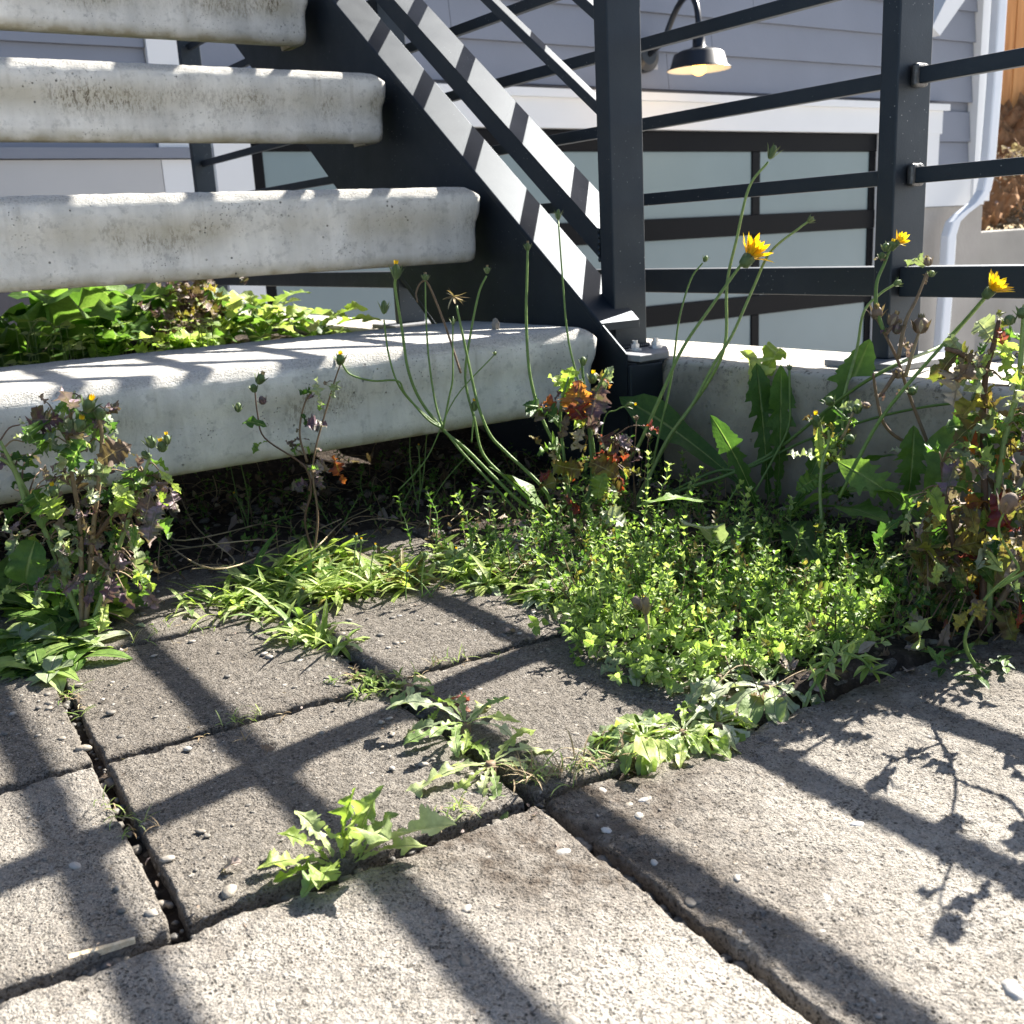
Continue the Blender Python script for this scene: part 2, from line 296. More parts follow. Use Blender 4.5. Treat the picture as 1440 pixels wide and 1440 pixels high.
# ================================================================ the setting
mb = MB().add([(-60, -60, -.80), (60, -60, -.80), (60, 60, -.80), (-60, 60, -.80)], [(0, 1, 2, 3)]); tag(mb.build('driveway', M['drive']), kind='structure')
mb = MB().box((-12, -12, -.79), (.884, 3.1, -.045)); tag(mb.build('ground', M['walk']), kind='structure')
PA = R(-2.8); PO = G(750, 1122)                                    # paving grid: origin at the joint crossing
pu = np.array([math.cos(PA), math.sin(PA), 0]); pv = np.array([-pu[1], pu[0], 0])
S = .2; KU = [-3*S, -2*S, -S, 0, S, 2*S]; KV = [0, S+.006, 2*S+.012, 3*S+.016]
def topaved(p): d = np.asarray(p)-PO; return d@pu, d@pv
def m_soilmesh():
    xs = np.arange(-1.6, .886, .012); ys = np.arange(-.5, 3.1, .012); X, Y = np.meshgrid(xs, ys, indexing='ij')
    u = (X-PO[0])*pu[0]+(Y-PO[1])*pu[1]; v = (X-PO[0])*pv[0]+(Y-PO[1])*pv[1]
    inside = np.clip(np.minimum(KV[3]+.0-v, np.where(v < 0, .44, .22)-u+.0)/.03, 0, 1)
    z = -.0125*inside+(1-inside)*.004+.006*(vnoise(X*60, Y*60, 1)-.5)+.010*(vnoise(X*18, Y*18, 2)-.5)+.004*(vnoise(X*140, Y*140, 5)-.5)
    z = np.where((X > .80) & (inside < .5), z+.004, z)
    rs = np.clip((Y-1.36)/.3, 0, 1); z = z+.135*rs*rs*(3-2*rs)
    return grid_obj('soil', np.stack([X, Y, z], -1).reshape(-1, 3), quads(len(xs), len(ys)), M['soil'])
tag(m_soilmesh(), kind='structure')
# ---- pavers
paving = thing('paving', PO, kind='structure')
def edge_noise(t, seed): return .0012*(vnoise(t*180, t*0+seed, seed)-.5)+.0022*(vnoise(t*50, t*0+seed, seed+3)-.5)
def paver(u0, u1, v0, v1, res, seed, rough=1., pale=.2, dirt=None, dz=0, tilt=(0, 0)):
    g = .0042
    u0 += g; u1 -= g; v0 += g; v1 -= g
    nu = int((u1-u0)/res)+1; nv = int((v1-v0)/res)+1
    def sp(a, b, n):
        return np.concatenate([[a, a, a+.0008, a+.002], np.linspace(a+.0035, b-.0035, n), [b-.002, b-.0008, b, b]])
    U, V = np.meshgrid(sp(u0, u1, nu), sp(v0, v1, nv), indexing='ij')
    Uc, Vc = U.copy(), V.copy()
    cu, cv = (u0+u1)/2, (v0+v1)/2
    ed = np.minimum(np.minimum(U-u0, u1-U), np.minimum(V-v0, v1-V))
    fall = np.exp(-ed/.012)
    U = U+np.sign(U-cu)*edge_noise(V+seed, seed)*fall*1.6*rough; V = V+np.sign(V-cv)*edge_noise(Uc+seed*2, seed+9)*fall*1.6*rough
    Rr = .0018+.0035*vnoise(Uc*60, Vc*60, seed)*rough**2; q = np.clip(1-ed/Rr, 0, 1); z = -Rr*(1-np.sqrt(np.clip(1-q*q, 0, 1)))
    chip = np.clip((vnoise(Uc*85+3, Vc*85, seed+5)-.55)*3, 0, 1)*np.exp(-ed/.006)*.006*rough; z = z-chip
    gr = (vnoise(Uc*260, Vc*260, seed+1)-.5)*.0011+(vnoise(Uc*520, Vc*520, seed+8)-.5)*.0009+(vnoise(Uc*90, Vc*90, seed+2)-.5)*.0012*rough+(vnoise(Uc*22, Vc*22, seed+4)-.5)*.0022
    hole = np.clip(vnoise(Uc*170+9, Vc*170, seed+12)-.78, 0, 1)*-.010*rough
    z = z+gr+hole+dz+tilt[0]*(Uc-cu)+tilt[1]*(Vc-cv)
    outer = np.zeros_like(z, bool); outer[0] = outer[-1] = True; outer[:, 0] = outer[:, -1] = True; z = np.where(outer, -.05, z)
    P = PO+U[..., None]*pu+V[..., None]*pv; P[..., 2] = z
    a = np.zeros((U.size, 3)); big = vnoise(Uc*11, Vc*11, seed+20)
    a[:, 0] = np.clip(pale*(.55+.9*big), 0, 1).ravel(); dd = .25*np.exp(-ed/.010)
    if dirt is not None: dd = dd+dirt(Uc, Vc)
    a[:, 1] = np.clip(dd, 0, 1).ravel()
    grid_obj('paver', P.reshape(-1, 3), quads(*U.shape), M['paver'], paving, PO, a)
def nd(pts, r):
    """soil stain around given spots of the paving (u, v, strength)"""
    def f(U, V):
        s = 0
        for u, v, k in pts: s = s+k*np.exp(-((U-u)**2+(V-v)**2)/(r*r))
        return s
    return f
# small pavers in rows behind the long joint
rows = [(0, [(-3, .5, 0), (-2, .48, 0), (-1, .14, 0), (0, .08, 0), (1, .05, 1)]), (1, [(-3, .2, 0), (-2, .12, 0), (-1, .0, 0), (0, .0, 0), (1, .0, 1)]), (2, [(-2, .1, 1), (-1, .05, 1), (0, .05, 1), (1, .05, 1)])]
for r_, cs in rows:
    for k, pale, far in cs:
        paver(k*S, (k+1)*S, KV[r_], KV[r_+1], .0017 if not far and k > -3 else .004, 40+r_*7+k, .42, pale,
              nd([(k*S+.1, KV[r_+1]-.0, .25)], .12), random.uniform(-.001, .001), (random.uniform(-.008, .008), random.uniform(-.008, .008)))
# big slabs in front
paver(-2*S, 0, -2*S, -.005,   .0016, 91, .55, .95, nd([(-.02, -.02, .95), (-.11, .0, .55), (-.03, -.09, .35), (-.2, .0, .5), (.0, -.05, .7)], .055), .001)
paver(0, .46, -2*S, -.003, .0017, 95, .85, .60, nd([(.02, -.03, .7), (.1, .0, .6), (.26, .0, .7), (.36, -.02, .7), (.44, -.05, .6), (.02, -.14, .5)], .07), .0005)
for k, (a, b_) in enumerate(((-6*S, -4*S), (-4*S, -2*S))): paver(a, b_, -2*S, 0, .008, 120+k, .9, .8)
for k, (a, b_) in enumerate(((-4*S, -2*S), (-2*S, 0), (0, .46))): paver(a, b_, -4*S, -2*S, .008, 130+k, .9, .8)
for r_ in (0, 1, 2):
    for k in (-4, -5): paver(k*S, (k+1)*S, KV[r_], KV[r_+1], .008, 150+r_*3+k, .8, .4)
# aggregate showing in the pavers
def scatter_stones(name, n, region, rmin, rmax, mat, parent, zfun, seed, cr=(0, 1), flat=.5, kind='stuff', origin=None):
    g = np.random.default_rng(seed); mb = MB(); i = 0
    while i < n:
        p = region(g)
        if p is None: continue
        r = rmin+(rmax-rmin)*g.random()**3; z = zfun(p, r); ax = (g.normal(0, .25), g.normal(0, .25), 1)
        q = np.array([r*g.uniform(.8, 1.35), r*g.uniform(.65, 1.), r*flat*g.uniform(.7, 1.1)]); th = g.uniform(0, 6.28)
        m2 = MB().ball((0, 0, 0), q, (g.uniform(*cr), 0, 0), 7, 4); V = m2.v[0]; V = V*(1+.10*g.standard_normal((len(V), 1)))
        c_, s_ = math.cos(th), math.sin(th); V = V@np.array([[c_, s_, 0], [-s_, c_, 0], [0, 0, 1]]); mb.add(V+np.array([p[0], p[1], z]), m2.f, m2.c[0]); i += 1
    o = mb.build(name, mat, parent, PO if parent is not None else (0, 0, 0), smooth=True); tag(o, kind=kind); return o
def reg_pave(g):
    # more of them close to the camera, gathered in patches
    u = g.uniform(-.62, .45); v = g.uniform(-.36, .6); 
    if u > .2 and v > 0: return None
    for k in KU:
        if abs(u-k) < .009 and (v > 0 or k in (0,)): return None
    for k in KV:
        if abs(v-k) < .009: return None
    if vnoise(u*9, v*9, 77) < g.uniform(.15, .75): return None
    return PO+u*pu+v*pv
scatter_stones('aggregate', 1500, reg_pave, .0012, .0040, M['pebble'], paving, lambda p, r: -.0002-.10*r, 5, (.15, .85), .42)
def reg_joint(g):
    if g.random() < .5: v = g.choice(KV[:3])+g.normal(0, .0035); u = g.uniform(-.6, .42)
    else:
        u = g.choice(KU[1:5])+g.normal(0, .0035); v = g.uniform(0, .6)
        if g.random() < .3: u = g.normal(0, .003); v = g.uniform(-.36, 0)
    return PO+u*pu+v*pv
o = scatter_stones('joint_gravel', 1500, reg_joint, .0012, .0045, M['pebble'], None, lambda p, r: -.0085, 6, (0, .5), .7)
tag(o, 'fine grit and soil crumbs lying in the open joints between the pavers', 'gravel')
def reg_soil(g):
    x = g.uniform(-.3, .87); y = g.uniform(.3, 1.6); u, v = topaved((x, y, 0))
    if (v < KV[3]-.01 and u < .19) or (v < 0 and u < .44): return None
    return np.array([x, y, 0])
o = scatter_stones('soil_crumbs', 2200, reg_soil, .0015, .007, M['pebble'], None, lambda p, r: .003, 8, (0, .45), .7)
tag(o, 'small stones and crumbs of earth scattered on the dark soil under the weeds', 'gravel')
# ================================================================ stairs
ST = dict(y0=1.02075, z0=.2014, T=.1008, ri=.1812, ru=.2478, xe=.8162)
stairs = thing('staircase', (.83, ST['y0'], 0), 'open outdoor flight of pale precast concrete treads on a black steel stringer with railing', 'staircase')
def make_tread(i, x0=-1.15):
    x1 = ST['xe']; y0 = ST['y0']+i*ST['ru']; z0 = ST['z0']+i*ST['ri']; D = .29
    prof = [(-.1008, .020), (-.1004, .013), (-.0990, .0088), (-.0955, .0066), (-.086, .0054), (-.074, .0050), (-.063, .0050), (-.055, .0048), (-.047, .0040), (-.040, .0022), (-.034, .0010), (-.025, .0003), (-.0145, .0), (-.0115, .0010), (-.007, .0045), (-.003, .0080), (-.0008, .0110), (0, .015), (0, .03), (0, .045), (0, .06), (0, .08), (0, .10), (0, .12), (0, .135)]
    nx = 260; V = []; n_ring = None; cr = .012
    for k, (z, ins) in enumerate(prof):
        a0, a1, b0, b1 = x0+ins*.9, x1-ins*1.5, y0+ins, y0+D-ins; r = max(.002, cr-ins*.3)
        if k < 18: r = cr
        r = min(r, (b1-b0)/2*.98)
        P = [(x, b0) for x in np.linspace(a0+r, a1-r, nx)]
        P += [(a1-r+r*math.sin(t), b0+r-r*math.cos(t)) for t in np.linspace(0, math.pi/2, 7)[1:]]
        P += [(a1, y) for y in np.linspace(b0+r, b1-r, 12)[1:]]
        P += [(a1-r+r*math.cos(t), b1-r+r*math.sin(t)) for t in np.linspace(0, math.pi/2, 5)[1:]]
        P += [(x, b1) for x in np.linspace(a1-r, a0+r, nx)[1:]]
        P += [(a0, y) for y in np.linspace(b1, b0, 6)[1:-1]]
        P = np.array(P); n_ring = len(P); zz = np.where((P[:, 1] > b0+.062) & (z < -.045), -.045, z)
        s = 10+i*3.3
        amp = .0012 if -.05 < z < -.0005 else .0006
        dis = (vnoise(P[:, 0]*70+s, P[:, 1]*40+z*60, 31)-.5)*amp*.6+(vnoise(P[:, 0]*9+s, P[:, 1]*9+z*10, 32)-.5)*.0007
        if -.017 < z < 0: dis = dis+(vnoise(P[:, 0]*160+s, P[:, 1]*150+k*3.1, 33)-.5)*.0020; zz = zz+(vnoise(P[:, 0]*130+s, P[:, 1]*150+k*1.7, 34)-.5)*.0014
        if z == 0: zz = zz+(vnoise(P[:, 0]*240, P[:, 1]*240, 36)-.5)*.0014
        P[:, 1] += dis
        V.append(np.column_stack([P, zz+z0]))
    m = len(V); F = [(k*n_ring+j, k*n_ring+(j+1) % n_ring, (k+1)*n_ring+(j+1) % n_ring, (k+1)*n_ring+j) for k in range(m-1) for j in range(n_ring)]
    mb = MB(); V = np.concatenate(V)
    top = [(m-1)*n_ring+j for j in range(n_ring)]; nb = nx+6+11+4; fr = V[:nx]; r1 = fr.copy(); r1[:, 1] = fr[:, 1]+.022; r1[:, 2] = z0-.099; r2 = fr.copy(); r2[:, 1] = fr[:, 1]+.034; r2[:, 2] = z0-.045
    N0 = len(V); V = np.vstack([V, r1, r2]); bk = [nb+(nx-2-j) if j < nx-1 else nb-1 for j in range(nx)]
    for j in range(nx-1): F += [(j, N0+j, N0+j+1, j+1), (N0+j, N0+nx+j, N0+nx+j+1, N0+j+1), (N0+nx+j, bk[j], bk[j+1], N0+nx+j+1)]
    F += [tuple([N0+nx-1]+list(range(nx-1, nb))[::1]+[N0+2*nx-1])]
    mb.add(V, F+[tuple(top)])
    og = np.array([.83, ST['y0'], 0])
    o = mb.build('tread', M['tread'], stairs, (0, y0, z0), smooth=True); o.location = np.array([0, y0, z0])-og
    return o
for i in range(5): make_tread(i)
OG = (.83, ST['y0'], 0)
sl_ = .742
def sz(y, z1=.203, y1=1.036): return z1+sl_*(y-y1)
def part(mb, name, mat, parent=stairs, origin=OG, **k): return mb.build(name, mat, parent, origin, **k)
ytop = 2.75
def stringer(xa, xb):
    poly = [(.991, .150), (.991, sz(.991)-.002), (ytop, sz(ytop)-.002), (ytop, sz(ytop)-.345), (1.42, .168), (1.30, .0), (.991, 0)]
    part(MB().prism([(y, z) for y, z in poly], 'x', xa, xb), 'stringer_plate', M['metal'])
stringer(.832, .8340); stringer(-1.16, -1.152)
def sbar(x0, x1, ya, yb, top, h, name, plumb=True):
    """sloping flat bar; top(y) gives its upper surface"""
    poly = [(ya, top(ya)), (yb, top(yb)), (yb, top(yb)-h), (ya, top(ya)-h)]
    return part(MB().prism(poly, 'x', x0, x1), name, M['metal'], bevel=.0012)
sbar(.830, .893, 1.036, ytop, lambda y: sz(y), .010, 'stringer_flange')
sbar(.8405, .884, 1.30, ytop, lambda y: sz(y)-.335, .010, 'stringer_flange')
# toe of the stringer, steep channel running down to the soil in front of the curb
part(MB().prism([(.9835, .1), (.9835, .154), (.9905, .154), (.9905, 0), (.9835, .0)], 'x', .832, .884), 'stringer_toe', M['metal'], bevel=.0015)
px0, px1, py0, py1 = .868, .921, 1.055, 1.081
part(MB().prism([(.842, .978), (.893, .982), (.957, 1.058), (.957, 1.11), (.842, 1.11)], 'z', .1572, .1655), 'base_plate', M['plate'], bevel=.0012)
part(MB().prism([(.842, .986), (.898, .990), (.950, 1.062), (.950, 1.10), (.842, 1.10)], 'z', .108, .1568), 'post_foot', M['metal'], bevel=.003)
part(MB().box((px0, py0, .166), (px1, py1, .98)), 'railing_post', M['metal'], bevel=.0015)
for bx_, by_ in ((.879, 1.030), (.912, 1.028)):
    mb = MB(); mb.tube([(bx_, by_, .1655), (bx_, by_, .168)], .0085, 16); mb.prism([(bx_+.0058*math.cos(k*math.pi/3), by_+.0058*math.sin(k*math.pi/3)) for k in range(6)], 'z', .168, .174); mb.tube([(bx_, by_, .174), (bx_, by_, .178)], .0036, 10)
    part(mb, 'bolt', M['galv'])
mb = MB()
for k in range(16):
    t = k/15; mb.ball((px0+(px1-px0)*t, py0-.002, .1675), (.0035, .003, .003), n=6, m=4)
for k in range(9): mb.ball((px0-.002, py0+(py1-py0)*k/8, .1675), (.003, .003, .003), n=6, m=4)
part(mb, 'weld', M['metal'], smooth=True)
for zz_, hh_, xx_ in ((.315, .036, .869), (.462-.006, .016, .887), (.572-.006, .016, .887), (.682-.006, .016, .887)):
    mb = MB()
    for k in range(6): mb.ball((xx_-.001+rng.uniform(-.0006, .0006), 1.0825, zz_-hh_*k/5.), (.0026, .0026, .0036), n=6, m=4)
    part(mb, 'weld', M['metal'], smooth=True)
# railing bars parallel to the flight
_b = lambda y: .3150+sl_*(y-1.081)
mb = MB().prism([(1.0815, _b(1.0815)), (ytop, _b(ytop)), (ytop, _b(ytop)-.004), (1.0815, _b(1.0815)-.004)], 'x', .868, .923); mb.prism([(1.0815, _b(1.0815)-.0042), (ytop, _b(ytop)-.0042), (ytop, _b(ytop)-.036), (1.0815, _b(1.0815)-.036)], 'x', .8682, .872); part(mb, 'sloping_rail', M['metal'])
for z1 in (.462, .572, .682, .792): sbar(.8865, .9015, 1.081, ytop, lambda y: z1+.717*(y-1.0895), .016, 'sloping_rail')
sbar(.868, .912, 1.081, ytop, lambda y: .905+.717*(y-1.0895), .02, 'handrail')
part(MB().box((.874, 2.50, sz(2.5)), (.914, 2.54, 2.0)), 'railing_post', M['metal'], bevel=.0015)
# ================================================================ curb
def make_curb():
    prof = [(.884, -.79), (.884, .0), (.8862, .10), (.8872, .140), (.8885, .150), (.8925, .1545), (.899, .1560), (.94, .1565), (1.0, .1565), (1.052, .1562), (1.060, .1530), (1.063, .145), (1.064, -.79)]
    ys = np.concatenate([np.linspace(-1.5, .2, 20), np.linspace(.21, 1.35, 230), np.linspace(1.4, 3.1, 120)]); V = []
    for k, (x, z) in enumerate(prof):
        d = (vnoise(ys*90, ys*0+k*2, 51)-.5)*.0022+(vnoise(ys*16, ys*0+z*9, 52)-.5)*.004 if k < 8 else ys*0
        hole = np.clip(vnoise(ys*45, ys*0+k*5, 53)-.8, 0, 1)*.012 if k in (2, 3) else 0
        V.append(np.column_stack([x+d+hole, ys, np.full(len(ys), z)+(d*.5 if 3 < k < 8 else 0)]))
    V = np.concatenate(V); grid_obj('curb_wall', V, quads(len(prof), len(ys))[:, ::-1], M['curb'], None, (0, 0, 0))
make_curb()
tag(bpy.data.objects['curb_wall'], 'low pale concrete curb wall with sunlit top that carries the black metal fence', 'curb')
# ================================================================ fence on the curb
fence = thing('metal_fence', (1.0, .75, .1565), 'black steel fence of thin level rails and flat posts standing on the concrete curb', 'fence')
FO = (1.0, .75, .1565)
ys_posts = [-.36, .741, 1.842, 2.945]
for k, y in enumerate(ys_posts):
    part(MB().box((.968, y-.022, .164), (1.022, y, 1.0)), 'fence_post', M['metal'], fence, FO, bevel=.0015)
    part(MB().box((.935, y-.060, .1568), (1.050, y+.036, .1638)), 'base_plate', M['plate'], fence, FO, bevel=.001)
zr = [.3525, .4495, .5485, .646, .743, .84]
for a, b_ in zip(ys_posts[:-1], ys_posts[1:]):
    for z in zr: part(MB().box((.990, a+.0015, z-.008), (1.000, b_-.0235, z+.008)), 'rail', M['metal'], fence, FO, bevel=.001)
    part(MB().box((.980, a+.0015, .2295), (1.012, b_-.0235, .2605)), 'bottom_rail', M['metal'], fence, FO, bevel=.0012)
part(MB().box((.980, -.4, 1.0), (1.045, 3.0, 1.012)), 'top_rail', M['metal'], fence, FO, bevel=.001)
for k, y in enumerate(ys_posts[1:2]):
    for z in zr[:5]:
        part(MB().box((.986, y-.031, z-.011), (1.006, y-.0225, z+.012)), 'bracket', M['weld'], fence, FO, bevel=.003)
# ================================================================ house behind
YW = 4.6
house = thing('house', (4, YW, -.8), 'grey lap sided house wall with white trim and a black framed frosted glass garage door', 'house'); HO = (4, YW, -.8)
def hp(mb, name, mat, parent=None, **k): return mb.build(name, mat, parent or house, HO, **k)
hp(MB().box((-4, YW+.03, -.79), (7.20, YW+6, 3.2)), 'wall', M['siding'])
hp(MB().box((-4, YW-.02, -.785), (1.60, YW+.026, .40)), 'foundation', M['foundd']); hp(MB().box((6.20, YW-.02, -.785), (7.17, YW+.026, .372)), 'foundation', M['found'])
hp(MB().box((-4, YW-.03, .404), (1.378, YW+.022, .70)), 'skirt_board', M['trimg']); hp(MB().box((-4, YW-.05, .704), (1.596, YW+.022, .745)), 'ledge', M['siding'])
hp(MB().box((6.20, YW-.035, .376), (7.16, YW+.022, .60)), 'skirt_board', M['trim'])
hp(MB().box((1.38, YW-.028, .748), (1.52, YW+.022, 3.1)), 'corner_board', M['trim']); hp(MB().box((1.5975, YW-.055, -.78), (1.76, YW+.02, .84)), 'door_casing', M['trim'])
hp(MB().box((1.382, YW-.026, .404), (1.594, YW+.021, .70)), 'skirt_board', M['trim'])
hp(MB().box((1.54, YW-.045, .845), (6.62, YW+.02, 1.012)), 'head_trim', M['trim']); hp(MB().box((1.50, YW-.07, .99), (6.66, YW-.047, 1.03)), 'head_trim', M['trim'])
hp(MB().box((5.99, YW-.05, -.78), (6.198, YW+.02, .84)), 'door_casing', M['trim']); hp(MB().box((6.46, YW-.04, .62), (6.60, YW-.005, .985)), 'door_casing', M['trim'])
hp(MB().box((7.00, YW-.05, .40), (7.20, YW+.025, 3.2)), 'corner_board', M['trim'])
hp(MB().prism([(float(q[0]), float(q[2])) for q in (onY(1311, 38, YW-.2), onY(1322, 50, YW-.2), onY(1420, -90, YW-.2), onY(1376, -90, YW-.2))], 'y', YW-.20, YW-.06), 'brace', M['trim'])
# lap siding: each board its own piece, lower edge proud
def board(x0, x1, z, h=.198):
    hp(MB().prism([(YW+.024, z), (YW-.012, z), (YW+.008, z+h), (YW+.024, z+h)], 'x', x0, x1), 'siding_board', M['siding'])
z = 1.0568
k = 0
while z < 2.9:
    cuts = [1.525, 2.2+.9*((k*37) % 10)/10, 4.2+1.1*((k*53) % 10)/10, 6.997]
    for a, b_ in zip(cuts[:-1], cuts[1:]): board(a+.0015, b_-.0015, z, .190)
    z += .1915; k += 1
z = .748; k = 0
while z < 2.9: 
    cuts = [-4, -1.2+((k*37) % 10)/10, 1.377]
    for a, b_ in zip(cuts[:-1], cuts[1:]): board(a+.0015, b_-.0015, z, .190)
    z += .1915; k += 1
for z in (.602, .80): board(6.615, 6.997, z, .195 if z > .7 else .195)
# garage door
gd = hp(MB().box((1.762, YW+.028, -.79), (5.988, YW+.036, .842)), 'garage_door', M['door'])
cols = [(1.83, 2.80), (2.87, 3.83), (3.90, 4.856), (4.922, 5.93)]
zt = .7357
for r_ in range(3):
    top = zt-r_*.475; bot = top-.36
    hp(MB().box((1.762, YW-.012, top), (5.988, YW+.024, top+(.104 if r_ == 0 else .115))), 'door_rail', M['door'], gd, bevel=.004)
    for x0, x1 in cols: hp(MB().box((x0+.002, YW+.004, bot+.002), (x1-.002, YW+.016, top-.002)), 'pane', M['pane'], gd)
    for x0, x1 in zip([1.762]+[c[1] for c in cols], [c[0] for c in cols]+[5.988]): hp(MB().box((x0, YW-.006, bot), (x1, YW+.024, top-.001)), 'mullion', M['door'], gd, bevel=.003)
hp(MB().box((1.762, YW-.012, -.79), (5.988, YW+.024, bot-.001)), 'door_rail', M['door'], gd)
# downspout, own thing strapped to the corner
def ribbon(pts, wx, wy, c=None):
    mb = MB(); V = []
    for p in pts: V += [(p[0]-wx/2, p[1]-wy/2, p[2]), (p[0]+wx/2, p[1]-wy/2, p[2]), (p[0]+wx/2, p[1]+wy/2, p[2]), (p[0]-wx/2, p[1]+wy/2, p[2])]
    n = len(pts); f = [(4*i+j, 4*i+(j+1) % 4, 4*i+4+(j+1) % 4, 4*i+4+j) for i in range(n-1) for j in range(4)]+[(0, 3, 2, 1), tuple(4*n-4+j for j in range(4))]
    return mb.add(V, f)
dpx = [(1409, -40), (1398, 120), (1388, 245), (1383, 268), (1372, 285), (1352, 300), (1340, 312), (1334, 332), (1330, 400), (1322, 500), (1318, 540)]
dp = [onY(x, y, YW-.16) for x, y in dpx]; dp[0][2] += 1.2
o = ribbon(dp, .095, .065).build('downspout', M['spout'], None, tuple(dp[-1]), bevel=.012); tag(o, 'white rectangular downspout with an offset bend on the corner of the grey house', 'downspout')
# gooseneck lamp
LY = YW-.42; lc = onY(983, 97, LY); wallp = onY(908, 78, YW-.03)
lamp = thing('wall_lamp', tuple(wallp), 'black gooseneck barn lamp with a glowing bulb on the siding above the garage door', 'wall lamp')
sc = depth(lc)/FPX
def lathe(mb, prof, c, n=28):
    V = []; 
    for r, z in prof: V += [(c[0]+r*math.cos(t*2*math.pi/n), c[1]+r*math.sin(t*2*math.pi/n), c[2]+z) for t in range(n)]
    return mb.add(V, [(i*n+j, i*n+(j+1) % n, (i+1)*n+(j+1) % n, (i+1)*n+j) for i in range(len(prof)-1) for j in range(n)])
Rl = 45*sc
o = lathe(MB(), [(.10*Rl, 1.12*Rl), (.17*Rl, 1.10*Rl), (.19*Rl, 1.0*Rl), (.20*Rl, .66*Rl), (.30*Rl, .60*Rl), (.60*Rl, .53*Rl), (.78*Rl, .44*Rl), (.90*Rl, .05*Rl), (1.0*Rl, 0), (1.01*Rl, -.02*Rl)], lc).build('lamp_shade', M['lampm'], lamp, tuple(wallp), smooth=True)
lathe(MB(), [(.99*Rl, -.022*Rl), (.88*Rl, .015*Rl), (.78*Rl, .22*Rl), (.55*Rl, .33*Rl), (.0, .40*Rl)], lc).build('reflector', M['lampin'], lamp, tuple(wallp), smooth=True)
MB().ball(lc+np.array([0, 0, .0*Rl]), (.24*Rl, .24*Rl, .20*Rl), n=16, m=10).build('bulb', M['bulb'], lamp, tuple(wallp), smooth=True)
# neck swings out from the wall, rises and drops into the shade
neck = [wallp+[0, -.02, 0], wallp+[.06, -.08, .06]]
a0 = wallp+np.array([.06, -.08, .06]); tp = lc+np.array([0, 0, 1.1*Rl]); 
for t in np.linspace(0, 1, 14)[1:]:
    b_ = (1-t)**3*a0+3*(1-t)**2*t*(a0+np.array([.10, -.05, .30]))+3*(1-t)*t*t*(tp+np.array([.02, .02, .22]))+t**3*tp; neck.append(b_)
MB().tube(neck, .016, 12).build('neck', M['lampm'], lamp, tuple(wallp), smooth=True)
MB().tube([wallp+[0, .028, -.0], wallp+[0, -.012, -.0], wallp+[.0, -.03, 0]], [.085, .085, .05], 24).build('wall_mount', M['lampm'], lamp, tuple(wallp), smooth=False, bevel=.006)
MB().box(tuple(wallp+[-.11, .0285, -.13]), tuple(wallp+[.11, .048, .13])).build('mounting_block', M['trimg'], lamp, tuple(wallp))
pl = bpy.data.lights.new('bulb_light', 'POINT'); pl.energy = .55; pl.color = (1, .66, .3); pl.shadow_soft_size = .05; plo = bpy.data.objects.new('bulb_light', pl); COL.objects.link(plo); plo.location = Vector(lc)+Vector((0, 0, -.06)); 
# neighbour: concrete retaining wall, earth bank, cedar fence
o = MB().box((7.16, YW+.10, -.79), (14, YW+.32, .185)).build('retaining_wall', M['retain'], None, (0, 0, 0), bevel=.01); tag(o, 'low grey concrete retaining wall beside the white downspout at the right edge', 'wall')
xs = np.linspace(7.2, 14, 420); ys = np.linspace(YW+.30, YW+2.2, 120); X, Y = np.meshgrid(xs, ys, indexing='ij')
Zb = .14+(Y-YW-.3)*.42+.16*vnoise(X*5, Y*5, 61)+.08*vnoise(X*16, Y*16, 62)
Zb = Zb+np.clip((X-7.9)*.35, 0, .7)+.10*(vnoise(X*30, Y*30, 63)-.5)+.05*(vnoise(X*60, Y*60, 64)-.5)
tag(grid_obj('earth_bank', np.stack([X, Y, Zb], -1).reshape(-1, 3), quads(420, 120), M['dirtbank']), kind='structure')
cf = thing('cedar_fence', (9, YW+1.3, .3), 'orange cedar board fence standing behind the concrete retaining wall', 'fence')
x = 7.22
while x < 13: 
    w_ = random.uniform(.13, .15); MB().box((x, YW+1.28+random.uniform(0, .01), .2), (x+w_, YW+1.31, 3.2)).build('fence_board', M['cedar'], cf, (9, YW+1.3, .3), bevel=.003); x += w_+.006
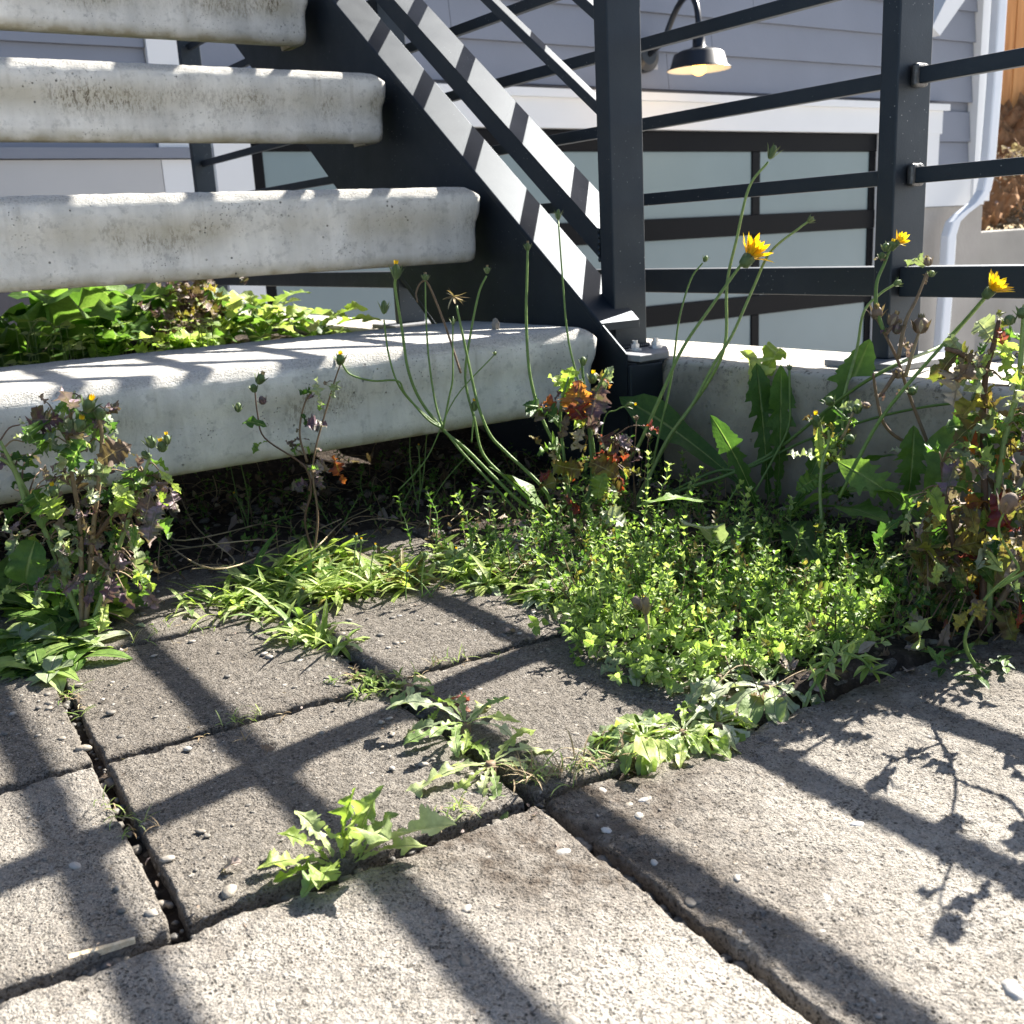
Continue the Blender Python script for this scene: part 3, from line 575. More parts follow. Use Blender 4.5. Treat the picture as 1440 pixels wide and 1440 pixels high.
# ================================================================ vegetation
def at(x, y, dep):
    p = CP + ray(x, y)*dep
    if p[0] > .872 and p[2] < .165: p = onX(x, y, .872)
    return p
def unit3(v): v = np.asarray(v, float); return v/(np.linalg.norm(v)+1e-12)
def prof(kind, n, L, W, g):
    """list of (t, halfwidth) along a leaf"""
    if kind == 'ovate': t = np.linspace(0, 1, n); return t, W*np.sin(math.pi*t**.8)**.85
    if kind == 'oblong': t = np.linspace(0, 1, n); return t, W*np.clip(np.sin(math.pi*t**1.15), 0, 1)**.6
    if kind == 'linear': t = np.linspace(0, 1, n); return t, W*np.clip(1-t**3, 0, 1)**.8*np.clip(.45+t*2, 0, 1)
    if kind == 'spoon': t = np.linspace(0, 1, n); return t, W*(.10*(1-t)+np.clip(np.sin(math.pi*np.clip((t-.12)/.88, 0, 1)**1.5), 0, 1)**.75)
    if kind in ('lobed', 'toothed'):
        big = kind == 'lobed'; m = n*(7 if big else 5)+8; t = np.linspace(0, 1, m); ph = t*n*1.12+g.uniform(0, .5); f = ph-np.floor(ph)
        Dk = g.uniform(.45, .78, 40) if big else g.uniform(.18, .42, 40); D_ = Dk[np.floor(ph).astype(int)]
        s_ = np.where(f < .2, f/.2, ((1-f)/.8)**(.8 if big else 1.1))
        env = (.13+.87*np.clip(t*1.3-.05, 0, 1)**1.15)*np.clip((1-t)*3.4, 0, 1)**.62 if big else (.20+.80*np.sin(math.pi*np.clip(t, 0, 1)**1.05)**.8)*np.clip((1-t)*5, 0, 1)**.5
        term = np.clip((t-.74)/.10, 0, 1) if big else 0*t
        h = env*((1-D_)+D_*s_)*(1-term)+env*term*1.05*(.9+.1*s_)
        h = h*(1+.10*g.standard_normal(m)*(t > .2)*(t < .95)); h[-1] = 0.; return t, W*h
def leaf(mb, base, d, up, L, W, kind='ovate', n=7, bend=.8, fold=.25, wave=0., rnd=None, g=rng, side=0., crinkle=0., twist=0., fine=True):
    """a leaf blade with a folded midrib growing from base along d, curling down by bend radians"""
    if fine and kind in ('oblong', 'ovate', 'spoon'): n = max(n, 12)
    d = unit3(d); up = unit3(np.asarray(up)-d*(np.asarray(up)@d)); t, hw = prof(kind, n, L, W, g)
    if fine and kind in ('oblong', 'ovate', 'spoon'): hw = hw*(1+.06*g.standard_normal(n)); hw[-1] = 0
    rnd = g.random() if rnd is None else rnd
    s = np.cross(d, up); P = []; p = np.asarray(base, float).copy(); pt = 0
    xs = [-1, -.5, 0, .5, 1] if fine else [-1, 0, 1]; V = []; C = []; ph = g.uniform(0, 6.3); kf = g.uniform(9, 14)
    for ti, h in zip(t, hw):
        dt = ti-pt; pt = ti; a = bend*dt; ca, sa = math.cos(a), math.sin(a)
        d, up = d*ca-up*sa, up*ca+d*sa
        if side: b_ = side*dt; d, s = d*math.cos(b_)+s*math.sin(b_), s*math.cos(b_)-d*math.sin(b_)
        if twist: b_ = twist*dt; s, up = s*math.cos(b_)+up*math.sin(b_), up*math.cos(b_)-s*math.sin(b_)
        p = p+d*L*dt
        for x in xs:
            z = fold*abs(x)*h+wave*h*abs(x)*(math.sin(kf*ti+ph+(2.1 if x > 0 else 0))+.5*math.sin(2.7*kf*ti+ph*2))
            if crinkle: z += crinkle*h*g.normal(0, .5)*abs(x)
            back = -.42*h*abs(x)**1.5 if kind == 'lobed' else 0
            V.append(p+s*x*h*(1-.12*fold)+up*z+d*back); C.append((rnd, abs(x)*(1 if kind != 'linear' else 1), ti))
    m = len(xs); F = [(i*m+j, i*m+j+1, (i+1)*m+j+1, (i+1)*m+j) for i in range(len(t)-1) for j in range(m-1)]
    mb.add(V, F, np.array(C)); return p
def spline(P, k=6):
    P = np.asarray(P, float)
    if len(P) < 3: return np.array([P[0]+(P[-1]-P[0])*t for t in np.linspace(0, 1, k)])
    Q = np.vstack([2*P[0]-P[1], P, 2*P[-1]-P[-2]]); out = []
    for i in range(1, len(Q)-2):
        a, b, c, d = Q[i-1], Q[i], Q[i+1], Q[i+2]
        for t in np.linspace(0, 1, k, endpoint=False): out.append(.5*((2*b)+(c-a)*t+(2*a-5*b+4*c-d)*t*t+(3*b-a-3*c+d)*t**3))
    out.append(P[-1]); return np.array(out)
class Plant:
    def __init__(s, name, loc, label, cat, group=None): s.o = np.array(loc, float); s.e = thing(name, tuple(s.o), label, cat, group)
    def part(s, mb, name, mat, parent=None, smooth=True): return mb.build(name, M[mat], parent or s.e, tuple(s.o), smooth=smooth)
    def stem(s, pix, d0, d1, r, mat='stem', name='stem', rnd=.4):
        """stem through sight points of the photograph, d0..d1 = distance of its foot and tip"""
        n = len(pix); P = [at(x, y, d0+(d1-d0)*(i/(n-1))) for i, (x, y) in enumerate(pix)]
        for i in range(1, n-1): P[i] = P[i]+rng.normal(0, .0009, 3)
        if d0 and P[0][2] < .03: P[0][2] = min(P[0][2], .002)
        Q = spline(P); mb = MB(); mb.tube(Q, r, 6, (rnd, .5, .5)); s.part(mb, name, mat); return Q
    def leaf(s, mat, *a, name='leaf', parent=None, **k): mb = MB(); leaf(mb, *a, **k); return s.part(mb, name, mat, parent)
def bud(P, p, axis, L, W, mat='bud', name='flower_bud', tip=None):
    axis = unit3(axis); mb = MB(); mb.ball(p, (W, W, L*.5), (.4, .5, .5), 9, 7, axis)
    g = rng; a_ = unit3(np.cross(axis, [0.3, .2, .9])); b_ = np.cross(axis, a_)
    for k in range(8):
        t = k*math.pi/4; o_ = a_*math.cos(t)+b_*math.sin(t)
        leaf(mb, p-axis*L*.45+o_*W*.75, unit3(axis+o_*.18), o_, L*.95, W*.28, 'ovate', 4, bend=-.5, fold=0, rnd=g.random(), fine=False)
    o = s_ = P.part(mb, name, mat)
    if tip:
        m2 = MB()
        for k in range(9):
            t = k*.7; o_ = a_*math.cos(t)+b_*math.sin(t)
            leaf(m2, p+axis*L*.35+o_*W*.3, unit3(axis+o_*.25), o_, L*.42, W*.22, 'linear', 3, bend=.1, fold=0, fine=False)
        P.part(m2, 'petal_tuft', tip, o)
    return o
def flower(P, p, axis, size, n=34, spread=.75, cup=.5):
    """yellow daisy like head: green involucre with separate strap petals"""
    axis = unit3(axis); a_ = unit3(np.cross(axis, [0.3, .2, .9])); b_ = np.cross(axis, a_)
    mb = MB(); mb.tube([p-axis*size*.35, p-axis*size*.28, p-axis*size*.05, p+axis*size*.12], [size*.10, size*.2, size*.24, size*.2], 10, (.3, .5, .5))
    for k in range(10):
        t = k*.63; o_ = a_*math.cos(t)+b_*math.sin(t); leaf(mb, p-axis*size*.25+o_*size*.18, unit3(axis+o_*.3), o_, size*.42, size*.07, 'ovate', 4, bend=.2, fold=0, fine=False)
    head = P.part(mb, 'flower_head', 'bud')
    for k in range(n):
        t = k*2.4; ring = k/n; o_ = a_*math.cos(t)+b_*math.sin(t); sp = spread*(.35+.65*(1-ring))
        m2 = MB(); leaf(m2, p+o_*size*.13*(1-ring)+axis*size*.05, unit3(axis*(1-.35*sp)+o_*sp), axis, size*rng.uniform(.75, 1.05)*(1-.25*ring), size*.105, 'oblong', 6, bend=rng.uniform(-.4, .8)*cup, fold=.2, rnd=rng.random(), fine=False)
        P.part(m2, 'petal', 'petal', head)
    return head
UPZ = np.array([0, 0, 1.])
def rosette(name, c, label, cat, mats, n, L, W, kind='lobed', seg=6, rise=(5, 35), az=(0, 360), bend=(.4, 1.1), group=None, wave=.35, z0=.002, fold=(.15, .4), extra=None, seed=1, crinkle=0):
    g = np.random.default_rng(seed); P = Plant(name, c, label, cat, group); c = np.array(c, float)
    mb = MB(); mb.tube([c+[0, 0, -.012], c+[0, 0, .006]], [.004, .0035], 7, (.5, .5, .5)); P.part(mb, 'crown', 'stemb')
    for k in range(n):
        a = R(az[0]+(az[1]-az[0])*((k*.618) % 1)+g.uniform(-9, 9)); e = R(g.uniform(*rise)); d = np.array([math.cos(a)*math.cos(e), math.sin(a)*math.cos(e), math.sin(e)])
        l = L*g.uniform(.6, 1.12); mt = mats[int(g.random()*len(mats))]
        P.leaf(mt, c+d*.003+[0, 0, z0+g.uniform(0, .005)], d, UPZ, l, W*g.uniform(.75, 1.15)*l/L, kind=kind, n=seg, bend=g.uniform(*bend)+e*.6, fold=g.uniform(*fold), wave=wave, g=g, side=g.uniform(-.5, .5), crinkle=crinkle, twist=g.uniform(-.3, .3))
    return P
def explicit(P, mat, base, tip, W, kind='lobed', n=6, bend=.5, fold=.2, wave=.3, up=UPZ, **k):
    base = np.array(base, float); tip = np.array(tip, float); d = tip-base; L = np.linalg.norm(d)*(1+.05*abs(bend)); dd = unit3(d); u = unit3(np.asarray(up)-dd*(np.asarray(up)@dd))
    ca, sa = math.cos(bend/2), math.sin(bend/2); return P.leaf(mat, base, dd*ca+u*sa, u, L, W, kind=kind, n=n, bend=bend, fold=fold, wave=wave, **k)
# ---- dandelion rosettes on the paving -------------------------------------------------
P = Plant('dandelion', G(470, 1215), 'largest dandelion rosette with upright and long toothed leaves growing in the near paver joint', 'dandelion'); b0 = G(470, 1215)+[0, 0, -.004]
for (bx, by, bz), (tx, ty, tz), W, mt, bd, fd in [
    ((495,1200,.0),(540,1105,.030),.0105,'rosette',.5,.5), ((505,1200,.0),(640,1160,.022),.0115,'rosette',.5,.55), ((480,1200,0),(500,1108,.035),.009,'leafl',.3,.5),
    ((500,1205,0),(548,1180,.028),.013,'rosette',1.3,.2), ((470,1205,0),(415,1140,.018),.008,'rosette',.9,.3), ((465,1210,0),(390,1172,.016),.007,'leafl',.9,.3),
    ((470,1212,0),(362,1222,.012),.008,'leafl',.8,.2), ((475,1215,0),(448,1250,.010),.010,'leafl',1.0,.2), ((480,1215,0),(425,1262,.006),.008,'rosette',.8,.2), ((468,1212,0),(385,1240,.004),.006,'leafl',.6,.3),
    ((500,1208,0),(600,1190,.008),.0075,'rosette',.7,.3), ((485,1205,0),(520,1130,.028),.012,'leafl',.8,.3), ((505,1205,0),(560,1145,.020),.009,'rosette',.9,.4), ((478,1208,0),(455,1165,.020),.008,'leafl',1.1,.3)]:
    explicit(P, mt, G(bx, by, 0)*[1, 1, 0]+[0, 0, -.002], G(tx, ty, tz), W, bend=bd, fold=fd, wave=.45, n=6)
rosette('dandelion', G(690, 1085), 'flat dandelion rosette in the joint crossing at the middle of the paving', 'dandelion', ['rosette', 'leafl', 'rosette'], 11, .052, .0085, rise=(4, 22), seed=4)
rosette('dandelion', G(655, 1030), 'pale serrated rosette just behind the flat dandelion in the middle joint', 'dandelion', ['rosette', 'leafl', 'sage'], 13, .050, .0080, rise=(6, 45), seed=5)
rosette('dandelion', G(625, 1000), 'small rosette with a reddish leaf at the rear end of the middle joint', 'dandelion', ['rosette', 'leafl', 'red'], 7, .028, .005, rise=(4, 25), seed=9)
rosette('plantain_rosette', G(575, 975), 'tiny rosette of oval leaves on the mossy joint between two small pavers', 'weed', ['rosette', 'mat'], 8, .022, .0042, 'spoon', 6, (4, 25), seed=6)
for i, (x, y, L, n, sd_, lb) in enumerate([(905, 1050, .040, 34, 12, 'dense oval leaved clump at the slab corner, left end of the pale mat'), (960, 1040, .038, 32, 13, 'dense mat of oval pale leaves at the edge of the right slab, middle clump'), (1010, 1030, .034, 22, 14, 'oval leaved clump over the slab, right end of the pale mat')]):
    rosette('plantain_rosette', G(x, y), lb, 'weed', ['rosette', 'sage', 'leafl'], n, L, .0062, ('spoon', 'lobed', 'spoon')[i], 7 if i != 1 else 4, (4, 30), bend=(.4, 1.5), wave=.45, seed=sd_, crinkle=.12)
for i, (x, y, L, n, sd_, kd, lb) in enumerate([(1010, 960, .052, 18, 21, 'lobed', 'greyish lobed rosette under the front edge of the knotweed mat'), (1080, 975, .046, 15, 22, 'spoon', 'grey green oval leaved rosette hanging over the gap in the paving'), (900, 935, .04, 14, 23, 'lobed', 'dusty pale rosette at the front left fringe of the knotweed mat')]):
    rosette('dandelion' if kd == 'lobed' else 'plantain_rosette', G(x, y), lb, 'weed', ['sage', 'sage', 'rosette'], n, L, .0085, kd, 6, (3, 24), seed=sd_, wave=.4, crinkle=.15)
# ---- grassy tufts left of the middle -------------------------------------------------
def tuft(name, spots, label, cat, seed, mats, L=(.018, .045), W=.0016, n=60, kind='linear', rise=(12, 62), nparts=70, group=None):
    g = np.random.default_rng(seed); c = np.mean([G(x, y) for x, y in spots], axis=0); P = Plant(name, c, label, cat, group)
    for j in range(nparts):
        mb = MB()
        x, y = spots[int(g.random()*len(spots))]; p = G(x+g.normal(0, 16), y+g.normal(0, 7)); p[2] = .001
        for q in range(max(1, n//nparts)):
            a = g.uniform(0, 6.28); e = R(g.uniform(*rise)); d = np.array([math.cos(a)*math.cos(e), math.sin(a)*math.cos(e), math.sin(e)]); l = g.uniform(*L)
            leaf(mb, p+g.normal(0, .0012, 3)*[1, 1, 0], d, UPZ, l, W*g.uniform(.7, 1.4), kind, 5, bend=g.uniform(.4, 1.5), fold=.2, g=g, fine=False, side=g.uniform(-.6, .6))
        P.part(mb, 'leaf_cluster', mats[j % len(mats)])
    return P
ln = [(290, 855), (330, 850), (370, 855), (410, 870), (430, 890), (450, 905), (350, 835), (395, 845)]
tuft('grass_tuft', ln, 'bright low grassy tuft spreading over the small pavers at left of centre', 'grass', 31, ['leafl', 'mat', 'leafl', 'rosette'], n=330, W=.0022)
tuft('grass_tuft', [(470, 810), (510, 800), (545, 805), (575, 815), (500, 830), (540, 835), (440, 835), (470, 840)], 'thick rounded grassy tuft with small yellow flowers beside the rear paver', 'grass', 32, ['leafl', 'mat', 'leafl', 'olive', 'leafl'], L=(.02, .055), n=480, W=.0024, nparts=90)
tuft('grass_tuft', [(660, 800), (700, 800), (740, 805), (770, 820), (700, 825), (640, 785), (760, 840), (680, 780)], 'yellow green weedy tuft between the grassy mound and the knotweed', 'weed', 33, ['leafl', 'mat', 'leafl', 'sage'], L=(.016, .045), n=460, W=.0032, kind='ovate', nparts=90)
tuft('grass_tuft', [(415, 815), (450, 790), (390, 825), (480, 780)], 'leafy green tuft standing behind the grassy mound', 'weed', 34, ['leaf', 'leafl', 'mat'], L=(.03, .07), n=120, W=.0045, kind='ovate', nparts=50, rise=(20, 70))
tuft('moss_tuft', [(500, 955), (530, 962), (560, 960), (515, 965), (545, 950)], 'short mossy grass filling the joint between two small pavers', 'moss', 35, ['leafl', 'mat', 'straw'], L=(.004, .012), n=240, W=.0008, nparts=30)
tuft('grass_tuft', [(735, 1095), (760, 1098), (785, 1088)], 'tuft of fine straw coloured blades in the joint left of the right slab', 'grass', 36, ['straw', 'mat', 'straw'], L=(.010, .024), n=90, W=.0005, rise=(30, 80), nparts=24)
tuft('grass_tuft', [(815, 1080), (835, 1075), (855, 1070)], 'sparse fine green blades at the left of the oval leaved mat', 'grass', 37, ['mat', 'straw'], L=(.012, .024), n=60, W=.0005, rise=(30, 80), nparts=20)
tuft('leafy_weed', [(20, 905), (50, 915), (75, 900), (30, 940), (60, 945), (100, 915), (15, 930)], 'leafy green weeds lying over the paver corner at the left edge', 'weed', 38, ['leaf', 'mat', 'sage', 'mat'], L=(.018, .045), n=240, W=.0075, kind='ovate', nparts=80, rise=(5, 50))
tuft('leafy_weed', [(60, 845), (90, 860), (30, 850), (110, 880), (140, 855)], 'taller dark green leafy weeds at the foot of the withered thistle', 'weed', 39, ['leaf', 'leaf', 'leafl'], L=(.03, .07), n=120, W=.011, kind='toothed', nparts=60, rise=(15, 65))
# small yellow flower heads over the grassy mound
P = Plant('yellow_flowers', G(500, 820), 'few tiny yellow flowers on thin stalks rising from the grassy mound', 'flower')
for x, y, y0 in [(501, 756, 830), (508, 762, 835), (527, 770, 835), (573, 808, 845), (424, 832, 860), (425, 833, 862)]:
    d0 = depth(G(x, y0)); Q = P.stem([(x-2, y0), (x-3, (y+y0)/2), (x, y)], d0, d0, .0006)
    bud(P, Q[-1], Q[-1]-Q[-3], .006, .0018, 'bud', 'flower_bud', 'petal')
# ---- knotweed mat -------------------------------------------------------------------
def inpoly(x, y, poly):
    c = False; n = len(poly)
    for i in range(n):
        x0, y0 = poly[i]; x1, y1 = poly[(i+1) % n]
        if (y0 > y) != (y1 > y) and x < (x1-x0)*(y-y0)/(y1-y0)+x0: c = not c
    return c
def sprig(mb, ms, p, d, L, g, lw=.0016, ll=.0085, step=.0055, rb=.2):
    """thin stem with alternate narrow leaves and a tuft of leaves at its tip"""
    n = max(4, int(L/step)); d = unit3(d); side = unit3(np.cross(d, g.normal(0, 1, 3))); pts = [np.array(p, float)]; k0 = g.uniform(-.9, .9)
    for i in range(n):
        d = unit3(d+side*k0*.05+g.normal(0, .05, 3)+np.array([0, 0, .035])); pts.append(pts[-1]+d*step)
    pts = np.array(pts); ms.tube(pts[::2] if len(pts) > 4 else pts, [.0008, .0004], 4, (g.uniform(.2, .7), .5, .5), cap=False)
    a = unit3(np.cross(d, [.3, .5, .2])); b = np.cross(d, a); base = g.uniform(0, .55)
    for i in range(1, n+1):
        q = i/n
        for r_ in range(1 if q < .8 else 3):
            th = i*2.4+r_*2.1+g.normal(0, .3); o_ = a*math.cos(th)+b*math.sin(th); dd = unit3(d*(.55+.6*q)+o_)
            leaf(mb, pts[i], dd, unit3(d+.01), ll*g.uniform(.7, 1.25)*(1.05-.35*q), lw*g.uniform(.8, 1.3), 'ovate', 4, bend=g.uniform(-.2, .7), fold=.3, rnd=min(1, base+.45*q*g.random()+.1), g=g, fine=False)
matpoly = [(640, 775), (700, 735), (800, 700), (880, 660), (960, 665), (1080, 705), (1180, 770), (1255, 830), (1260, 895), (1180, 920), (1120, 945), (1000, 950), (900, 935), (850, 940), (800, 905), (760, 870), (700, 850), (655, 820)]
g = np.random.default_rng(50); c = G(980, 860); mb = MB(); ms = MB(); mk = MB(); mo = MB(); cnt = 0
while cnt < 820:
    x = g.uniform(640, 1260); y = g.uniform(655, 955)
    if not inpoly(x, y, matpoly): continue
    p = G(x, y); p[2] = 0
    if p[0] > .86: continue
    dens = 1 if x > 800 and y > 770 else .28
    if g.random() > dens*(.05+1.5*vnoise(p[0]*21, p[1]*21, 70)**2.2*1.3): continue
    el = R(g.uniform(10, 80)); a = g.uniform(0, 6.28); L = g.uniform(.012, .058); q_ = g.uniform(.75, 1.35)
    tgt = mk if g.random() < .22 else mo if g.random() < .12 else mb
    sprig(tgt, ms, p+[0, 0, .001], [math.cos(a)*math.cos(el), math.sin(a)*math.cos(el), math.sin(el)], L, g, lw=.0015*q_, ll=.0076*q_, step=.0048*q_); cnt += 1
o = mb.build('knotweed_mat', M['mat'], None, tuple(c), smooth=True); tag(o, 'dense bright green mat of small leaved knotweed spreading over the middle of the paving', 'ground cover', kind='stuff')
o = mk.build('knotweed_mat', M['leaf'], None, tuple(c), smooth=True); tag(o, 'darker green sprigs mixed all through the bright knotweed mat', 'ground cover', kind='stuff'); o = mo.build('knotweed_mat', M['olive'], None, tuple(c), smooth=True); tag(o, 'yellowing and browned sprigs scattered through the knotweed mat', 'ground cover', kind='stuff')
o = ms.build('knotweed_stems', M['stem'], None, tuple(c), smooth=True); tag(o, 'tangle of thin stems inside the bright green knotweed mat', 'ground cover', kind='stuff')
g = np.random.default_rng(51); mb = MB(); ms = MB()
for k in range(330):
    t = g.random(); x = 790+t*450+g.normal(0, 14); y = 925-60*max(0, .25-t)*4*.6+20*math.sin(t*5)+g.uniform(-75, 22)-28*max(0, t-.7); p = G(x, y); p[2] = g.uniform(.001, .012)
    if p[0] > .86: continue
    a = g.uniform(3.3, 5.6); el = R(g.uniform(-4, 45)); q_ = g.uniform(.8, 1.5)
    sprig(mb, ms, p, [math.cos(a)*math.cos(el), math.sin(a)*math.cos(el), math.sin(el)], g.uniform(.012, .034), g, lw=.0018*q_, ll=.0085*q_, step=.005*q_)
o = mb.build('knotweed_fringe', M['mat'], None, tuple(c), smooth=True); tag(o, 'soft bright fringe of knotweed spilling forward over the paver edges', 'ground cover', kind='stuff')
o = ms.build('knotweed_fringe_stems', M['stem'], None, tuple(c), smooth=True); tag(o, 'stems of the bright knotweed fringe at the front of the mat', 'ground cover', kind='stuff')
# upright shoots that stand clear of the mat, each its own thing
def shoot(x0, y0, x1, y1, seed, label, mat='mat', ll=.0095, lw=.0018, step=.006, dd=0, group='upright knotweed shoots around the mat'):
    g = np.random.default_rng(seed); p = G(x0, y0); p[2] = 0; d0 = depth(p); q = at(x1, y1, d0+dd); P = Plant('knotweed_shoot', p, label, 'weed', group)
    mb = MB(); ms = MB(); n = max(5, int(np.linalg.norm(q-p)/step)); side = np.cross(q-p, g.normal(0, 1, 3)); side = unit3(side)*np.linalg.norm(q-p)*g.uniform(.04, .12)
    pts = np.array([p+(q-p)*t+side*math.sin(math.pi*t)+g.normal(0, .0006, 3) for t in np.linspace(0, 1, n)]); ms.tube(pts, [.0010, .0005], 5, (.5, .5, .5))
    base = g.uniform(.1, .5); d = unit3(q-p); a = unit3(np.cross(d, [.3, .5, .2])); b = np.cross(d, a)
    for i in range(1, n):
        t = i/(n-1)
        for r_ in range(2 if t < .85 else 4):
            th = i*2.4+r_*math.pi*.9+g.normal(0, .3); o_ = a*math.cos(th)+b*math.sin(th)
            leaf(mb, pts[i], unit3(d*(.5+.7*t)+o_), unit3(d+.01), ll*g.uniform(.75, 1.25)*(1.05-.3*t), lw*g.uniform(.8, 1.25), 'ovate', 5, bend=g.uniform(-.2, .8), fold=.3, rnd=min(1, base+.5*t), g=g, fine=False)
    P.part(ms, 'stem', 'stem'); P.part(mb, 'leaf_cluster', mat)
places = [(905,790,912,640),(925,770,940,655),(850,770,820,690),(880,760,860,700),(960,760,985,660),(990,770,1040,680),(1040,800,1052,690),(1060,800,1075,735),(1100,820,1125,755),(1130,830,1165,765),(1150,840,1200,800),(1180,860,1245,850),(1010,830,1000,745),(960,830,945,740),(920,850,900,770),(870,860,850,790),(1080,850,1090,780),(820,800,815,745),(700,780,690,705),(660,775,640,700),(610,770,600,690),(640,790,620,745),(760,790,770,730),(790,800,800,760),(580,775,560,700),(560,730,590,650),(520,720,510,660),(470,745,440,690),(480,750,505,700),(445,745,435,735),(420,760,400,720),(1045,780,1048,700),(975,700,960,640),(930,690,915,610),(1000,720,1030,640)]
desc = ['tallest', 'leaning', 'slender', 'bushy', 'forked looking', 'pale', 'curved']
where = ['behind the middle of the mat', 'between the mat and the curb', 'at the left shoulder of the mat', 'left of the red leaved plant', 'by the post foot', 'above the green mat', 'at the right slope of the mat', 'near the right end of the mat']
used = set()
for i, q in enumerate(places):
    x = q[2]; wh = ('left under the lowest tread' if x < 520 else 'in shade under the lowest tread' if x < 600 else 'behind the grassy tuft' if x < 720 else 'just left of the red leaved thistle' if x < 805 else 'below the post foot' if x < 880 else 'in front of the curb corner' if x < 960 else 'in front of the two large lobed leaves' if x < 1060 else 'on the right slope of the mat' if x < 1150 else 'at the right end of the mat')
    hh = q[1]-q[3]; sz_ = 'tall' if hh > 105 else 'short' if hh < 60 else 'medium'
    lean = 'leaning right' if q[2]-q[0] > 14 else 'leaning left' if q[2]-q[0] < -14 else 'upright'; lb = f'{sz_} {lean} knotweed shoot {wh}'
    k = 2
    while lb in used: lb = f'{sz_} {lean} knotweed shoot {wh}, ' + ('rear one' if k == 2 else 'front one' if k == 3 else 'middle one'); k += 1
    used.add(lb); shoot(*q, 200+i, lb, 'mat' if x > 620 else 'leaf')
# trailing sprig over the edge of the right slab
P = Plant('trailing_sprig', G(1140, 985), 'trailing knotweed sprig with long fresh leaves arching over the edge of the right slab', 'weed'); g = np.random.default_rng(60)
Q = P.stem([(1130, 985), (1160, 940), (1185, 918), (1210, 925), (1225, 945)], depth(G(1140, 985)), depth(G(1140, 985))+.01, .0011, 'stem'); 
P.stem([(1160, 940), (1150, 965), (1162, 1000)], depth(G(1140, 985)), depth(G(1140, 985)), .0008)
for i in range(2, len(Q), 1):
    for s_ in (-1, 1):
        d = np.array([g.normal(), g.normal(), g.uniform(-.6, .9)]); P.leaf('mat', Q[i], d, UPZ, g.uniform(.011, .019), .0023, kind='ovate', n=6, bend=.5, fold=.3, g=g, fine=False)
for k in range(9): P.leaf('mat', at(1160+g.normal(0, 5), 995+g.normal(0, 7), depth(G(1140, 985))), [g.normal(), g.normal(), -.4], UPZ, g.uniform(.010, .017), .0022, kind='ovate', n=6, bend=.4, g=g, fine=False)
P = Plant('trailing_sprig', G(1370, 950), 'dark prostrate sprig creeping over the paving below the big thistle at right', 'weed')
for k in range(26):
    p = G(1310+k*4.2, 930+18*math.sin(k*.5)+k*1.2); p[2] = .006; P.leaf('leaf', p, [g.normal(), g.normal(), .3], UPZ, g.uniform(.010, .018), .0026, kind='ovate', n=6, bend=.6, g=g, fine=False)
# ---- shaded undergrowth: sprigs and litter under the lowest tread and along the curb --
g = np.random.default_rng(71); mb = MB(); ms = MB(); md = MB(); mt_ = MB(); cnt = 0
while cnt < 820:
    x = g.uniform(-30, 1460); y = g.uniform(620, 905); p = G(x, y); p[2] = 0
    lim = 690 if x < 300 else 655
    if y < lim or p[0] > .872: continue
    u, v = topaved(p)
    if v < .545+.04*g.random() and u < .19: continue
    cnt += 1; a = g.uniform(0, 6.28); el = R(g.uniform(20, 85))
    if x < 640 and g.random() < .15: continue
    sprig(mb, ms, p, [math.cos(a)*math.cos(el), math.sin(a)*math.cos(el), math.sin(el)], g.uniform(.02, .055), g, .0017, .0085, .0065)
c = G(700, 700); c[2] = 0
o = mb.build('undergrowth', M['leaf'], None, tuple(c), smooth=True); tag(o, 'dark green low undergrowth in the shade between the stairs, curb and paving', 'ground cover', kind='stuff')
o = ms.build('undergrowth_stems', M['stemb'], None, tuple(c), smooth=True); tag(o, 'thin brown stalks of the shaded undergrowth below the stairs', 'ground cover', kind='stuff')
cnt = 0
while cnt < 1500:
    x = g.uniform(-.35, .875); y = g.uniform(.30, 1.75); u, v = topaved((x, y, 0))
    if v < .565 and u < .18 and g.random() > .010: continue
    if v < 0 and u < .43: continue
    cnt += 1; a = g.uniform(0, 6.28); rr = g.random()
    leaf(mt_, (x, y, .003+.012*g.random()**2), [math.cos(a), math.sin(a), g.uniform(-.2, .5)], [g.normal(0, .5), g.normal(0, .5), 1], g.uniform(.006, .026), g.uniform(.0018, .0075), ('ovate', 'toothed')[rr > .6], 5, bend=g.uniform(-1.5, 2), fold=g.uniform(-.3, .6), crinkle=.5, g=g, fine=False)
o = mt_.build('leaf_litter', M['dry'], None, tuple(c), smooth=True); tag(o, 'litter of dry curled brown leaves on the dark soil', 'leaf litter', kind='stuff')
for k in range(420):
    x = g.uniform(-.1, .85); y = g.uniform(.45, 1.5); u, v = topaved((x, y, 0))
    if (v < .56 and u < .2) or (v < 0 and u < .45): continue
    a = g.uniform(0, 6.28); L = g.uniform(.02, .09); d = np.array([math.cos(a), math.sin(a), g.uniform(-.05, .35)]); p = np.array([x, y, .006]); md.tube(spline([p, p+d*L*.5+[0, 0, .006]+g.normal(0, .004, 3), p+d*L*[1, 1, .6]], 4), [.0006, .0003], 4, (g.random(), .5, .5), cap=False)
for q in [((235, 735), (260, 760), (420, 722), (430, 718)), ((215, 750), (300, 800), (400, 765), (480, 730)), ((250, 690), (275, 740), (330, 790), (270, 800)), ((230, 775), (330, 762), (390, 758)), ((298, 665), (305, 690), (300, 710)), ((420, 790), (450, 765), (480, 735), (520, 715))]:
    P_ = [G(x, y, .012+.02*(i % 2)) for i, (x, y) in enumerate(q)]; md.tube(spline(P_), [.0009, .0005], 5, (.8, .5, .5))
o = md.build('straw_stalks', M['straw'], None, tuple(c), smooth=True); tag(o, 'scattered dry straw stalks lying under the lowest tread', 'leaf litter', kind='stuff')
